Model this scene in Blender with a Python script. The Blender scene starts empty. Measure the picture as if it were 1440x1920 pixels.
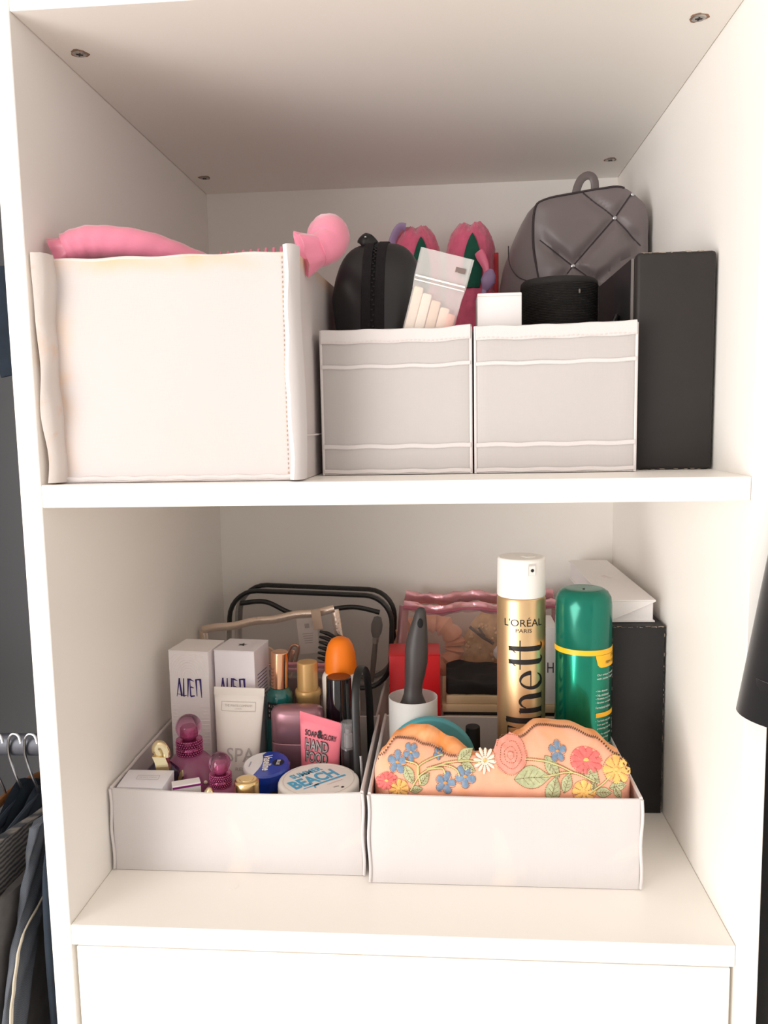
import bpy, bmesh, math, random
from mathutils import Vector, Matrix, noise
random.seed(7)
S = bpy.context.scene
C = S.collection
PI = math.pi
Z0 = 1.0            # height of the lower shelf above the room floor (all heights below are given from that shelf)
W, D = 0.564, 0.511 # inside width and depth of the shelf unit
ZU, ZM, T = 0.750, 0.385, 0.0187

# ------------------------------------------------------------------ camera
cam_d = bpy.data.cameras.new('camera'); cam = bpy.data.objects.new('camera', cam_d); C.objects.link(cam)
yaw, pit, rol = -0.0795, 0.1142, -0.0185
fw = Vector((math.sin(yaw)*math.cos(pit), math.cos(yaw)*math.cos(pit), -math.sin(pit)))
ri = Vector((math.cos(yaw), -math.sin(yaw), 0)); upv = ri.cross(fw)
r2 = ri*math.cos(rol)+upv*math.sin(rol); u2 = -ri*math.sin(rol)+upv*math.cos(rol)
cam.matrix_world = Matrix(((r2.x, u2.x, -fw.x, 0.332), (r2.y, u2.y, -fw.y, -0.6339), (r2.z, u2.z, -fw.z, 0.4333+Z0), (0, 0, 0, 1)))
cam_d.sensor_fit = 'HORIZONTAL'; cam_d.sensor_width = 36; cam_d.lens = 36*1510.17/1440
cam_d.clip_start = 0.02
S.camera = cam

# ------------------------------------------------------------------ light
wd = bpy.data.worlds.new('world'); S.world = wd; wd.use_nodes = True
bg = wd.node_tree.nodes['Background']; bg.inputs[0].default_value = (1.0, 0.962, 0.93, 1); bg.inputs[1].default_value = 1.05
def area(name, loc, target, sx, sy, power, col):
    l = bpy.data.lights.new(name, 'AREA'); l.shape = 'RECTANGLE'; l.size = sx; l.size_y = sy; l.energy = power; l.color = col
    o = bpy.data.objects.new(name, l); C.objects.link(o); o.location = loc
    o.rotation_euler = (Vector(target)-Vector(loc)).to_track_quat('-Z', 'Z').to_euler(); return o
area('window_light', (-1.65, -2.0, 0.15+Z0), (0.3, 0.2, 0.33+Z0), 1.9, 1.6, 95, (1.0, 0.965, 0.935))
S.cycles.max_bounces = 16; S.cycles.diffuse_bounces = 12; S.cycles.transparent_max_bounces = 16
S.view_settings.view_transform = 'Standard'; S.view_settings.look = 'None'
S.view_settings.exposure = -0.22; S.view_settings.gamma = 1.0; S.view_settings.use_curve_mapping = False

# ------------------------------------------------------------------ materials
def lin(c):
    return tuple(((v/255)/12.92 if v/255 <= .04045 else ((v/255+.055)/1.055)**2.4) for v in c)
MATS = {}
def mat(name, col, rough=.5, metal=0, spec=.5, var=0, vs=30, bump=0, bs=250, weave=0, trans=0, alpha=1, coat=0, sheen=0, stain=None, stscale=6, stlo=.56, sthi=.75, ior=1.45, stretch=(1, 1, 1)):
    if name in MATS: return MATS[name]
    m = bpy.data.materials.new(name); m.use_nodes = True; nt = m.node_tree; b = nt.nodes['Principled BSDF']
    c = lin(col)
    b.inputs['Base Color'].default_value = (*c, 1); b.inputs['Roughness'].default_value = rough; b.inputs['Metallic'].default_value = metal
    b.inputs['Specular IOR Level'].default_value = spec; b.inputs['Alpha'].default_value = alpha; b.inputs['IOR'].default_value = ior
    b.inputs['Transmission Weight'].default_value = trans; b.inputs['Coat Weight'].default_value = coat; b.inputs['Sheen Weight'].default_value = sheen
    tc = nt.nodes.new('ShaderNodeTexCoord'); mp = nt.nodes.new('ShaderNodeMapping'); mp.inputs['Scale'].default_value = stretch
    nt.links.new(tc.outputs['Object'], mp.inputs[0]); co = mp.outputs[0]
    src = None
    if var:
        n = nt.nodes.new('ShaderNodeTexNoise'); n.inputs['Scale'].default_value = vs; n.inputs['Detail'].default_value = 4
        nt.links.new(co, n.inputs['Vector'])
        r = nt.nodes.new('ShaderNodeValToRGB'); r.color_ramp.elements[0].position = .3; r.color_ramp.elements[1].position = .7
        r.color_ramp.elements[0].color = (*[v*(1-var) for v in c], 1); r.color_ramp.elements[1].color = (*[min(1, v*(1+var)) for v in c], 1)
        nt.links.new(n.outputs['Fac'], r.inputs[0]); src = r.outputs[0]
    if stain:
        n = nt.nodes.new('ShaderNodeTexNoise'); n.inputs['Scale'].default_value = stscale; n.inputs['Detail'].default_value = 5; n.inputs['Distortion'].default_value = .6
        nt.links.new(tc.outputs['Object'], n.inputs['Vector'])
        r = nt.nodes.new('ShaderNodeMapRange'); r.inputs[1].default_value = stlo; r.inputs[2].default_value = sthi
        nt.links.new(n.outputs['Fac'], r.inputs[0])
        mx = nt.nodes.new('ShaderNodeMixRGB'); mx.inputs[1].default_value = (*c, 1); mx.inputs[2].default_value = (*lin(stain), 1)
        if src: nt.links.new(src, mx.inputs[1])
        nt.links.new(r.outputs[0], mx.inputs[0]); src = mx.outputs[0]
    if src: nt.links.new(src, b.inputs['Base Color'])
    if bump or weave:
        bp = nt.nodes.new('ShaderNodeBump'); bp.inputs['Strength'].default_value = bump or weave; bp.inputs['Distance'].default_value = .0006
        if weave:
            a = nt.nodes.new('ShaderNodeTexWave'); a.bands_direction = 'X'; a.inputs['Scale'].default_value = bs; a.inputs['Distortion'].default_value = 1.5
            e = nt.nodes.new('ShaderNodeTexWave'); e.bands_direction = 'Z'; e.inputs['Scale'].default_value = bs; e.inputs['Distortion'].default_value = 1.5
            nt.links.new(co, a.inputs['Vector']); nt.links.new(co, e.inputs['Vector'])
            ad = nt.nodes.new('ShaderNodeMath'); nt.links.new(a.outputs['Fac'], ad.inputs[0]); nt.links.new(e.outputs['Fac'], ad.inputs[1])
            nt.links.new(ad.outputs[0], bp.inputs['Height'])
        else:
            n = nt.nodes.new('ShaderNodeTexNoise'); n.inputs['Scale'].default_value = bs; n.inputs['Detail'].default_value = 5
            nt.links.new(co, n.inputs['Vector']); nt.links.new(n.outputs['Fac'], bp.inputs['Height'])
        nt.links.new(bp.outputs[0], b.inputs['Normal'])
    MATS[name] = m; return m

WHITE = mat('white_melamine', (246, 243, 238), rough=.42, spec=.35, bump=.05, bs=350)
WEDGE = mat('white_edge_band', (246, 243, 238), rough=.45, spec=.35, bump=.15, bs=500)
FAB = mat('white_fabric', (210, 205, 204), rough=.8, spec=.2, weave=.07, bs=420, var=.012, vs=18, stain=(226, 216, 209), stscale=13, stlo=.64, sthi=.85)
FABG = mat('white_thin_fabric', (192, 187, 185), rough=.75, spec=.2, weave=.10, bs=420, var=.012, vs=14)
FABST = mat('stained_white_fabric', (204, 197, 196), rough=.85, spec=.15, weave=.08, bs=400, stain=(220, 184, 150), stscale=16, stlo=.42, sthi=.72)
def edge_stain(m, terms, keep=.06):
    # the brown marks sit along the handled edges of the box (local x / z bands)
    nt = m.node_tree; mr = [n for n in nt.nodes if n.type == 'MAP_RANGE'][0]; mx = [n for n in nt.nodes if n.type == 'MIX_RGB'][0]
    tc = [n for n in nt.nodes if n.type == 'TEX_COORD'][0]; sp = nt.nodes.new('ShaderNodeSeparateXYZ'); nt.links.new(tc.outputs['Object'], sp.inputs[0]); acc = None
    for ax, a, b in terms:
        r = nt.nodes.new('ShaderNodeMapRange'); r.interpolation_type = 'SMOOTHSTEP'; r.inputs[1].default_value = a; r.inputs[2].default_value = b; nt.links.new(sp.outputs[ax], r.inputs[0])
        if acc is None: acc = r.outputs[0]
        else:
            q = nt.nodes.new('ShaderNodeMath'); q.operation = 'MAXIMUM'; nt.links.new(acc, q.inputs[0]); nt.links.new(r.outputs[0], q.inputs[1]); acc = q.outputs[0]
    q = nt.nodes.new('ShaderNodeMath'); q.operation = 'MAXIMUM'; q.inputs[1].default_value = keep; nt.links.new(acc, q.inputs[0])
    p = nt.nodes.new('ShaderNodeMath'); p.operation = 'MULTIPLY'; nt.links.new(mr.outputs[0], p.inputs[0]); nt.links.new(q.outputs[0], p.inputs[1]); nt.links.new(p.outputs[0], mx.inputs[0])
edge_stain(FABST, ((2, .162, .182), (0, .034, .008)))
HEM = mat('white_hem', (216, 210, 209), rough=.75, spec=.2, bump=.2, bs=600)
HEMST = mat('stained_hem', (214, 205, 200), rough=.85, spec=.2, bump=.3, bs=400, stain=(218, 176, 140), stscale=34, stlo=.54, sthi=.78)
STITCH = mat('stitch_thread', (214, 204, 196), rough=.8)
BLACKP = mat('black_plastic', (22, 21, 22), rough=.4)
BLACKM = mat('black_matte', (30, 29, 30), rough=.6, bump=.1, bs=300)
CARD = mat('dark_card', (41, 37, 36), rough=.55, spec=.4, bump=.08, bs=200, var=.05, vs=40)
CARD2 = mat('black_card', (27, 25, 27), rough=.5, spec=.5, bump=.08, bs=200, stain=(62, 58, 58), stscale=14, stlo=.62, sthi=.8)
WORN = mat('worn_card_edge', (150, 136, 124), rough=.8, var=.3, vs=60)
METAL = mat('steel', (190, 190, 192), rough=.28, metal=1)
GOLD = mat('gold', (236, 206, 150), rough=.24, metal=1)
ROSE = mat('rose_gold', (232, 182, 146), rough=.2, metal=1)
INK = mat('black_ink', (24, 20, 22), rough=.5)
WPLA = mat('white_plastic', (240, 238, 234), rough=.35)
PAPER = mat('white_carton', (236, 232, 232), rough=.5, spec=.4)

# ------------------------------------------------------------------ mesh helpers
def finish(bm, name, m, parent=None, smooth=True, ang=35, loc=None, rot=None):
    bmesh.ops.recalc_face_normals(bm, faces=bm.faces[:])
    me = bpy.data.meshes.new(name)
    if smooth:
        lim = math.radians(ang)
        for e in bm.edges:
            e.smooth = not (len(e.link_faces) == 2 and e.calc_face_angle(0) > lim)
        for f in bm.faces: f.smooth = True
    bm.to_mesh(me); bm.free()
    ms = m if isinstance(m, (list, tuple)) else [m]
    for x in ms: me.materials.append(x)
    o = bpy.data.objects.new(name, me); C.objects.link(o)
    if parent: o.parent = parent
    if loc: o.location = loc
    if rot: o.rotation_euler = rot
    return o
def stuff(o): o['kind'] = 'stuff'; return o
def thing(name, label, cat, loc=(0, 0, 0), rot=(0, 0, 0), group=None):
    o = bpy.data.objects.new(name, None); C.objects.link(o); o.empty_display_size = .02
    o.location = loc; o.rotation_euler = rot; o['label'] = label; o['category'] = cat
    if group: o['group'] = group
    return o
def tag(o, label, cat, group=None):
    o['label'] = label; o['category'] = cat
    if group: o['group'] = group
    return o
def box(bm, c, s, bev=0, seg=2, rz=0, mtx=None):
    M = Matrix.Translation(c) @ Matrix.Rotation(rz, 4, 'Z') @ Matrix.Diagonal((*s, 1))
    r = bmesh.ops.create_cube(bm, size=1, matrix=M)
    if bev:
        es = {e for v in r['verts'] for e in v.link_edges}
        bmesh.ops.bevel(bm, geom=list(es), offset=bev, segments=seg, profile=.5, affect='EDGES')
    return r
def bbox(x0, x1, y0, y1, z0, z1, bev=0, seg=2):
    bm = bmesh.new(); box(bm, ((x0+x1)/2, (y0+y1)/2, (z0+z1)/2), (x1-x0, y1-y0, z1-z0), bev, seg); return bm
def loft(bm, rings, closed=True, cap0=True, cap1=True, mi=0):
    vs = [[bm.verts.new(p) for p in r] for r in rings]; n = len(vs[0])
    for a, b in zip(vs, vs[1:]):
        for i in range(n if closed else n-1):
            j = (i+1) % n
            try: bm.faces.new((a[i], a[j], b[j], b[i])).material_index = mi
            except ValueError: pass
    if closed and cap0: bm.faces.new(vs[0][::-1]).material_index = mi
    if closed and cap1: bm.faces.new(vs[-1]).material_index = mi
    return vs
def lathe(prof, seg=40, bm=None, c=(0, 0, 0), sx=1, sy=1, open0=False, open1=False):
    bm = bm or bmesh.new(); rings = []
    for r, z in prof:
        r = max(r, 1e-5)
        rings.append([Vector((c[0]+sx*r*math.cos(2*PI*i/seg), c[1]+sy*r*math.sin(2*PI*i/seg), c[2]+z)) for i in range(seg)])
    loft(bm, rings, cap0=not open0, cap1=not open1); return bm
def fillet(prof, idx, r, n=5):
    """round the profile corners named by idx with radius r"""
    out = []
    for i, p in enumerate(prof):
        if i in idx and 0 < i < len(prof)-1:
            P = Vector(p); a = (Vector(prof[i-1])-P); b = (Vector(prof[i+1])-P)
            ra = min(r, a.length*.49, ) ; rb = min(r, b.length*.49)
            A = P+a.normalized()*ra; B = P+b.normalized()*rb
            for k in range(n+1):
                t = k/n; q = A*(1-t)**2+P*2*t*(1-t)+B*t*t; out.append((q.x, q.y))
        else: out.append(tuple(p))
    return out
def smoothpts(pts, n=6):
    pts = [Vector(p) for p in pts]; out = []
    for i in range(len(pts)-1):
        p0 = pts[max(i-1, 0)]; p1 = pts[i]; p2 = pts[i+1]; p3 = pts[min(i+2, len(pts)-1)]
        for k in range(n):
            t = k/n
            out.append(.5*((2*p1)+(p2-p0)*t+(2*p0-5*p1+4*p2-p3)*t*t+(3*p1-p0-3*p2+p3)*t**3))
    out.append(pts[-1]); return out
def tube(pts, r, seg=8, bm=None, flat=1.0, up=None, caps=True, rings_fn=None):
    """r: number or list; flat squeezes the section along its second axis"""
    bm = bm or bmesh.new(); pts = [Vector(p) for p in pts]; rings = []
    u = None
    for i, p in enumerate(pts):
        t = (pts[min(i+1, len(pts)-1)]-pts[max(i-1, 0)]).normalized()
        if u is None:
            u = Vector(up) if up else Vector((0, 0, 1)) if abs(t.z) < .9 else Vector((1, 0, 0))
        u = (u-t*u.dot(t)).normalized(); v = t.cross(u)
        rr = r[i] if isinstance(r, (list, tuple)) else r
        ring = []
        for k in range(seg):
            a = 2*PI*k/seg; q = rings_fn(i, a) if rings_fn else 1
            ring.append(p+u*math.cos(a)*rr*q+v*math.sin(a)*rr*flat*q)
        rings.append(ring)
    loft(bm, rings, cap0=caps, cap1=caps); return bm
def interp(xs, ys, x):
    if x <= xs[0]: return ys[0]
    for i in range(len(xs)-1):
        if x <= xs[i+1]:
            t = (x-xs[i])/(xs[i+1]-xs[i]); t = t*t*(3-2*t); return ys[i]*(1-t)+ys[i+1]*t
    return ys[-1]
# ---- lettering: flat print laid on a surface
def text_bm(s, bold=0.0, w=None, h=None, align='C', cuts=0):
    cu = bpy.data.curves.new('lettering', 'FONT'); cu.body = s; cu.size = 1; cu.offset = bold; cu.resolution_u = 3
    o = bpy.data.objects.new('lettering', cu); C.objects.link(o)
    dg = bpy.context.evaluated_depsgraph_get(); me = bpy.data.meshes.new_from_object(o.evaluated_get(dg))
    bm = bmesh.new(); bm.from_mesh(me); bpy.data.meshes.remove(me); bpy.data.objects.remove(o); bpy.data.curves.remove(cu)
    xs = [v.co.x for v in bm.verts]; ys = [v.co.y for v in bm.verts]
    x0, x1, y0, y1 = min(xs), max(xs), min(ys), max(ys)
    sy = h/(y1-y0) if h else w/(x1-x0); sx = w/(x1-x0) if w else sy
    for v in bm.verts:
        v.co.x = (v.co.x-x0)*sx - (0 if align == 'L' else (x1-x0)*sx/2); v.co.y = (v.co.y-y0)*sy-(y1-y0)*sy/2; v.co.z = 0
    if cuts:
        a = min(v.co.x for v in bm.verts); b = max(v.co.x for v in bm.verts)
        for k in range(1, cuts):
            bmesh.ops.bisect_plane(bm, geom=bm.verts[:]+bm.edges[:]+bm.faces[:], plane_co=(a+(b-a)*k/cuts, 0, 0), plane_no=(1, 0, 0))
    return bm
def polys_bm(polys):
    bm = bmesh.new()
    for p in polys:
        try: bm.faces.new([bm.verts.new((q[0], q[1], 0)) for q in p])
        except ValueError: pass
    return bm
def stroke(a, b, w0, w1):
    dx, dy = b[0]-a[0], b[1]-a[1]; L = math.hypot(dx, dy) or 1; nx, ny = -dy/L, dx/L
    return [(a[0]+nx*w0/2, a[1]+ny*w0/2), (a[0]-nx*w0/2, a[1]-ny*w0/2), (b[0]-nx*w1/2, b[1]-ny*w1/2), (b[0]+nx*w1/2, b[1]+ny*w1/2)]
def arcpoly(cx, cy, rx, ry, a0, a1, w0, w1, n=14):
    out = []
    for k in range(n):
        aa = math.radians(a0+(a1-a0)*k/n); ab = math.radians(a0+(a1-a0)*(k+1)/n)
        wa = w0+(w1-w0)*k/n; wb = w0+(w1-w0)*(k+1)/n
        P = lambda a, w: (cx+(rx+w)*math.cos(a), cy+(ry+w)*math.sin(a))
        out.append([P(aa, -wa/2), P(aa, wa/2), P(ab, wb/2), P(ab, -wb/2)])
    return out
def lay(bm, fn, m, parent, name='lettering'):
    for v in bm.verts: v.co = Vector(fn(v.co.x, v.co.y))
    return finish(bm, name, m, parent, smooth=False)
def plane_fn(o, u, v):
    o, u, v = Vector(o), Vector(u), Vector(v); return lambda a, b: o+u*a+v*b
def cyl_fn(R, th0, z0, tx=0):
    """text origin at angle th0 (0 = front, + to the right), height z0"""
    return lambda a, b: (R*math.sin(th0+a/R), -R*math.cos(th0+a/R), z0+b)
FRONT = ((1, 0, 0), (0, 0, 1))

# ================================================================== setting
bm = bbox(-3.5, 3.5, -3.5, D+.08, -1.06, -1.0); fl = finish(bm, 'floor', mat('floor_boards', (232, 225, 216), rough=.5, var=.08, vs=5), smooth=False); fl['kind'] = 'structure'
bm = bbox(-3.5, 3.5, D+.05, D+.08, -1.0, 1.6); wb = finish(bm, 'wall_back', mat('wall_paint', (205, 200, 196), rough=.8), smooth=False); wb['kind'] = 'structure'

bm = bbox(-3.5, 3.5, -3.5, D+.08, 1.60, 1.66); cl_ = finish(bm, 'ceiling', mat('ceiling_paint', (238, 234, 230), rough=.9), smooth=False); cl_['kind'] = 'structure'

# ------------------------------------------------------------------ wardrobe
WT = .018
wr = thing('wardrobe', 'white melamine open wardrobe shelf unit with a drawer below', 'wardrobe', (W/2, D/2, -1.0))
def wpart(name, x0, x1, y0, y1, z0, z1, m=WHITE, bev=.0006):
    bm = bbox(x0-W/2, x1-W/2, y0-D/2, y1-D/2, z0+1, z1+1, bev, 1); return finish(bm, name, m, wr, smooth=False)
ZTOP = 1.15
wpart('side_panel', -WT, 0, 0, D+.03, -1, ZTOP); wpart('side_panel', W, W+WT, 0, D+.03, -1, ZTOP)
wpart('back_panel', 0, W, D, D+.006, -.98, ZTOP)
DARK = mat('painted_shade_panel', (74, 74, 78), rough=.6)  # shadow inside the neighbouring bays is put into this panel colour
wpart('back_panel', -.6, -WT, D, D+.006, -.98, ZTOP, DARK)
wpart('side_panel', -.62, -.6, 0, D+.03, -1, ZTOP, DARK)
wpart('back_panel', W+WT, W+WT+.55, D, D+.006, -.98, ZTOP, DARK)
wpart('side_panel', W+WT+.55, W+WT+.57, 0, D+.03, -1, ZTOP)
G = .0004
wpart('shelf', G, W-G, 0, D-.0002, ZU, ZU+T); wpart('shelf', G, W-G, 0, D-.0002, ZM-T, ZM); wpart('shelf', G, W-G, 0, D-.0002, -T, 0)
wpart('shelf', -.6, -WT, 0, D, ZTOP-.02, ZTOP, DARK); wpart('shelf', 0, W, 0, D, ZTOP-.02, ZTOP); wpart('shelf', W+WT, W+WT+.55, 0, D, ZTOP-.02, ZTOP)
dr = wpart('drawer', .0035, W-.0035, .0015, .0195, -.30, -T-.0022, bev=.0009)
bm = bmesh.new(); box(bm, (0, .02+.2-D/2, -.17+1), (W-.04, .4, .2)); finish(bm, 'drawer_box', WHITE, dr, smooth=False)
wpart('drawer', .0035, W-.0035, .0015, .0195, -.60, -.303, bev=.0009); wpart('drawer', .0035, W-.0035, .0015, .0195, -.93, -.603, bev=.0009)
# cam-lock screws in the underside of the upper shelf
CAM1 = mat('zinc_screw', (176, 172, 168), rough=.4, metal=.8, var=.3, vs=300); HOLE = mat('drilled_chipboard', (150, 120, 100), rough=.9, var=.3, vs=400)
for i, (x, y) in enumerate(((.021, .075), (.537, .073), (.021, .435), (.538, .432))):
    bm = bmesh.new(); pts = []
    n = 18
    for k in range(n):
        a = 2*PI*k/n; r = .0075*(1+(.12*math.sin(3*a+i*2)+.06*math.sin(7*a+i)))
        pts.append((x-W/2+r*math.cos(a), y-D/2+r*math.sin(a), ZU+1-.0003))
    f = bm.faces.new([bm.verts.new(p) for p in pts])
    r = bmesh.ops.extrude_face_region(bm, geom=[f]); bmesh.ops.translate(bm, verts=[v for v in r['geom'] if isinstance(v, bmesh.types.BMVert)], vec=(0, 0, .002))
    s = finish(bm, 'screw_hole', HOLE, wr, smooth=False)
    bm = lathe([(0, 0), (.0052, 0), (.0060, .0006), (.0060, .002), (0, .002)], 20, c=(x-W/2, y-D/2, ZU+1-.0012)); sc = finish(bm, 'screw', CAM1, wr)
    bm = bmesh.new(); box(bm, (x-W/2, y-D/2, ZU+1-.0013), (.0055, .0013, .0006), rz=.5+i); box(bm, (x-W/2, y-D/2, ZU+1-.0013), (.0013, .0055, .0006), rz=.5+i)
    finish(bm, 'screw_slot', BLACKP, sc, smooth=False)
bm = lathe([(0, 0), (.0058, 0), (.0062, .0003), (0, .0004)], 24, c=(.126-W/2, .065-D/2, 1.0)); finish(bm, 'screw_cover', WEDGE, wr)

# ================================================================== fabric bins
def open_bin_bm(w, d, h, t, wob=.0015, rim=None, cr=.004, seed=0, bulge=.002, rows=10):
    """open-topped soft box, outside w x d x h, walls t thick, base at z 0, front-left corner at 0,0"""
    def outline(ins):
        pts = []
        r = max(cr-ins, .0008)
        for (cx, cy, a0) in ((w-cr, cr, -90), (w-cr, d-cr, 0), (cr, d-cr, 90), (cr, cr, 180)):
            for k in range(4):
                a = math.radians(a0+30*k); pts.append((cx+r*math.cos(a), cy+r*math.sin(a)))
        out = []
        for i, p in enumerate(pts):
            q = pts[(i+1) % len(pts)]; L = math.hypot(q[0]-p[0], q[1]-p[1]); n = 14 if L > .02 else 1
            for k in range(n): out.append((p[0]+(q[0]-p[0])*k/n, p[1]+(q[1]-p[1])*k/n))
        return out
    O, I = outline(0), outline(t)
    def disp(p, zz):
        x, y = p; s = zz/h
        n = noise.noise(Vector((x*14+seed, y*14, zz*10)))*wob
        fx = math.sin(PI*min(max(x/w, 0), 1)); fy = math.sin(PI*min(max(y/d, 0), 1)); b = bulge*math.sin(PI*s)
        ddx = (-b*fy if x < cr*1.01 else b*fy if x > w-cr*1.01 else 0); ddy = (-b*fx if y < cr*1.01 else b*fx if y > d-cr*1.01 else 0)
        if x < cr*1.01 or x > w-cr*1.01: ddx += n*s*fy
        if y < cr*1.01 or y > d-cr*1.01: ddy += n*s*fx
        return x+ddx, y+ddy
    def ztop(p):
        return h+(rim(p[0]/w, p[1]/d) if rim else 0)
    rings = []
    for k in range(rows+1):
        s = k/rows; rings.append([Vector((*disp(p, s*h), s*ztop(p))) for p in O])
    rings.append([Vector((*(Vector(disp(p, h))*.5+Vector(disp(q, h))*.5), ztop(p)+t*.3)) for p, q in zip(O, I)])
    for k in range(rows, -1, -1):
        s = k/rows; rings.append([Vector((*disp(q, s*h), max(t, s*ztop(p)))) for p, q in zip(O, I)])
    bm = bmesh.new(); loft(bm, rings); return bm
def sag(xf, yf, a=.002):
    return -a*math.sin(PI*min(max(xf, 0), 1))

# -- big box on the middle shelf
bx = thing('fabric_storage_box', 'large white fabric storage box with stained edges and loose side hems on upper shelf', 'storage box', (.0028, .004, ZM+.0006))
bm = open_bin_bm(.211, .27, .181, .003, rim=lambda x, y: -.001*math.sin(3*x)+.001*y, seed=3, bulge=.001, cr=.003, rows=12)
for v in bm.verts:
    v.co.y += .012*max(0, 1-v.co.y/.05) if v.co.y < .05 else 0      # the front panel sits back between the side hems
    v.co.x += .006*(v.co.z/.181)*(0 if v.co.x > .1 else 1)*max(0, 1-v.co.x/.03)
    if v.co.x > .1: v.co.x += .006*min(1, v.co.y/.2)
finish(bm, 'body', FABST, bx)
def hem_strip(side):
    bm = bmesh.new(); rows = 34; rings = []
    for k in range(rows+1):
        s = k/rows; z = .001+.184*s
        wv = (.0022*math.sin(s*7+1.2)+.0030*noise.noise(Vector((s*5, 1, 3+side))))*math.sin(PI*s)+.0008*math.sin(s*23)
        if side < 0:
            xo = -.0012+.002*(1-s)+.001*math.sin(s*17); xi = .0125+wv*.7; y = -.001+.0025*math.sin(s*13)
            ring = [(xo, .016, z), (xo-.0002, .004, z), (xo+.0022, y-.002, z), (xi-.004, y-.0005+wv*.25, z), (xi-.0015, y+.004, z), (xi, .0125, z), (xi-.002, .014, z), (xo+.002, .008, z)]
        else:
            xo = .2128+.0012*math.sin(s*6); xi = .2015+wv*.5
            y = .001+.0012*math.sin(s*13)
            ring = [(xi, .0125, z), (xi+.0012, y+.002, z), (xi+.005, y-.0025, z), (xo-.002, y-.001, z), (xo+.0012, y+.005, z), (xo+.0015, .016, z), (xo-.002, .0165, z), (xi+.002, .0142, z)]
        rings.append([Vector(p) for p in ring])
    loft(bm, rings); return bm
finish(hem_strip(-1), 'side_hem', HEMST, bx, ang=60); finish(hem_strip(1), 'side_hem', HEM, bx, ang=60)
finish(tube([(.004+.2*k/30, .0125+.0006*math.sin(k), .003+.0005*math.sin(k*1.7)) for k in range(31)], .0024, 8), 'bottom_hem', HEM, bx)
finish(tube([(.008+.195*k/30, .0135, .1805+.0006*math.sin(k*.8)) for k in range(31)], .0016, 8), 'top_hem', HEMST, bx)
bm = bmesh.new()
for k in range(46): box(bm, (.1995, .0114, .006+k*.0038), (.0006, .0006, .0018))
finish(bm, 'stitching', mat('tan_thread', (205, 180, 158), rough=.8), bx, smooth=False)
finish(tube([(.2135, .016, .036), (.218, .1, .036), (.2195, .2, .036)], .0007, 6), 'seam', HEM, bx)

# -- two mid bins
def mid_bin(x, y, w, label, seed, rim):
    t = thing('fabric_bin', label, 'storage bin', (x, y, ZM+.0006), group='half height fabric bins on the upper shelf')
    h = .125; d = .21
    finish(open_bin_bm(w, d, h, .0022, rim=rim, seed=seed, bulge=.0012, wob=.001), 'body', FABG, t)
    def band(z0, z1, nm, off, m=HEM):
        bm = bmesh.new(); rings = []
        n = 24
        for zz, oo in ((z0, off*.3), (z0+.0006, off), (z1-.0006, off), (z1, off*.3)):
            rings.append([Vector((.0015+(w-.003)*k/n, -oo-.0012*math.sin(PI*k/n)*math.sin(PI*zz/h)-.0004, zz+(rim(k/n, 0) if rim else 0)*zz/h+.0004*math.sin(k*.9+seed))) for k in range(n+1)])
        loft(bm, rings, closed=False); return finish(bm, nm, m, t, smooth=True)
    band(h-.0115, h+.0005, 'top_hem', .0011); band(h-.033, h-.0295, 'seam_band', .0009); band(.0225, .0265, 'seam_band', .0009); band(.001, .0045, 'seam_band', .0009)
    bm = bmesh.new(); n = 34
    for k in range(n): box(bm, (.004+(w-.008)*k/(n-1), -.0018-.0008*math.sin(PI*k/n), h-.0098+(rim(k/n, 0) if rim else 0)+.0004*math.sin(k*.7)), (.0018, .0005, .0005))
    stuff(finish(bm, 'stitching', STITCH, t, smooth=False))
    for xx in (.0012, w-.0012): finish(tube([(xx, .0006, h*k/10) for k in range(11)], .0013, 7), 'corner_seam', HEM, t)
    return t
mid_bin(.2225, .069, .1315, 'half height white fabric bin holding the black case, beside the large stained box', 1, lambda x, y: .0025*max(0, x-.85)/.15*(1 if y < .5 else 0)-.0006)
mid_bin(.3555, .069, .1375, 'half height white fabric bin holding the speaker, beside the charcoal box', 5, lambda x, y: .0012*x-.0008*math.sin(PI*x))

# -- lower bins
def low_bin(name, x, y, w, d, h, label, seed, rim, flap=None):
    t = thing(name, label, 'storage bin', (x, y, .0005), group='low fabric bins on the lower shelf')
    finish(open_bin_bm(w, d, h, .0024, rim=rim, seed=seed, bulge=.0015, wob=.002, cr=.003), 'body', FAB, t)
    for xx in (.0004, w-.0004): finish(tube([(xx+(.0007*math.sin(k*.8)), -.0004, .001+(h-.001)*k/12) for k in range(13)], .0014, 8), 'corner_seam', HEM, t)
    for xx in (.0012, w-.0012):
        finish(tube([(xx, .001+(d-.002)*k/12, h+rim(xx/w, k/12)+.0007) for k in range(13)], .0017, 8), 'rim_seam', HEM, t)
    return t
low_bin('shelf_bin', .0030, .0875, .2465, .1965, .0825, 'low white fabric bin with faint scuffs holding perfume and cream', 11, lambda x, y: -.0035*math.sin(PI*min(max(x, 0), 1)) if y < .3 else .001)
low_bin('shelf_bin', .2555, .0765, .250, .2035, .0865, 'low white fabric bin holding the embroidered pouch and spray cans', 23, lambda x, y: -.0012*math.sin(PI*min(max(x, 0), 1)))
SM = mat('scuff_mark', (196, 186, 180), rough=.8)
# second pair of bins in the back of the lower shelf
low_bin('shelf_bin', .012, .300, .232, .200, .070, 'low white fabric bin behind the perfume bin, under the clear bags', 31, lambda x, y: 0)

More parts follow.
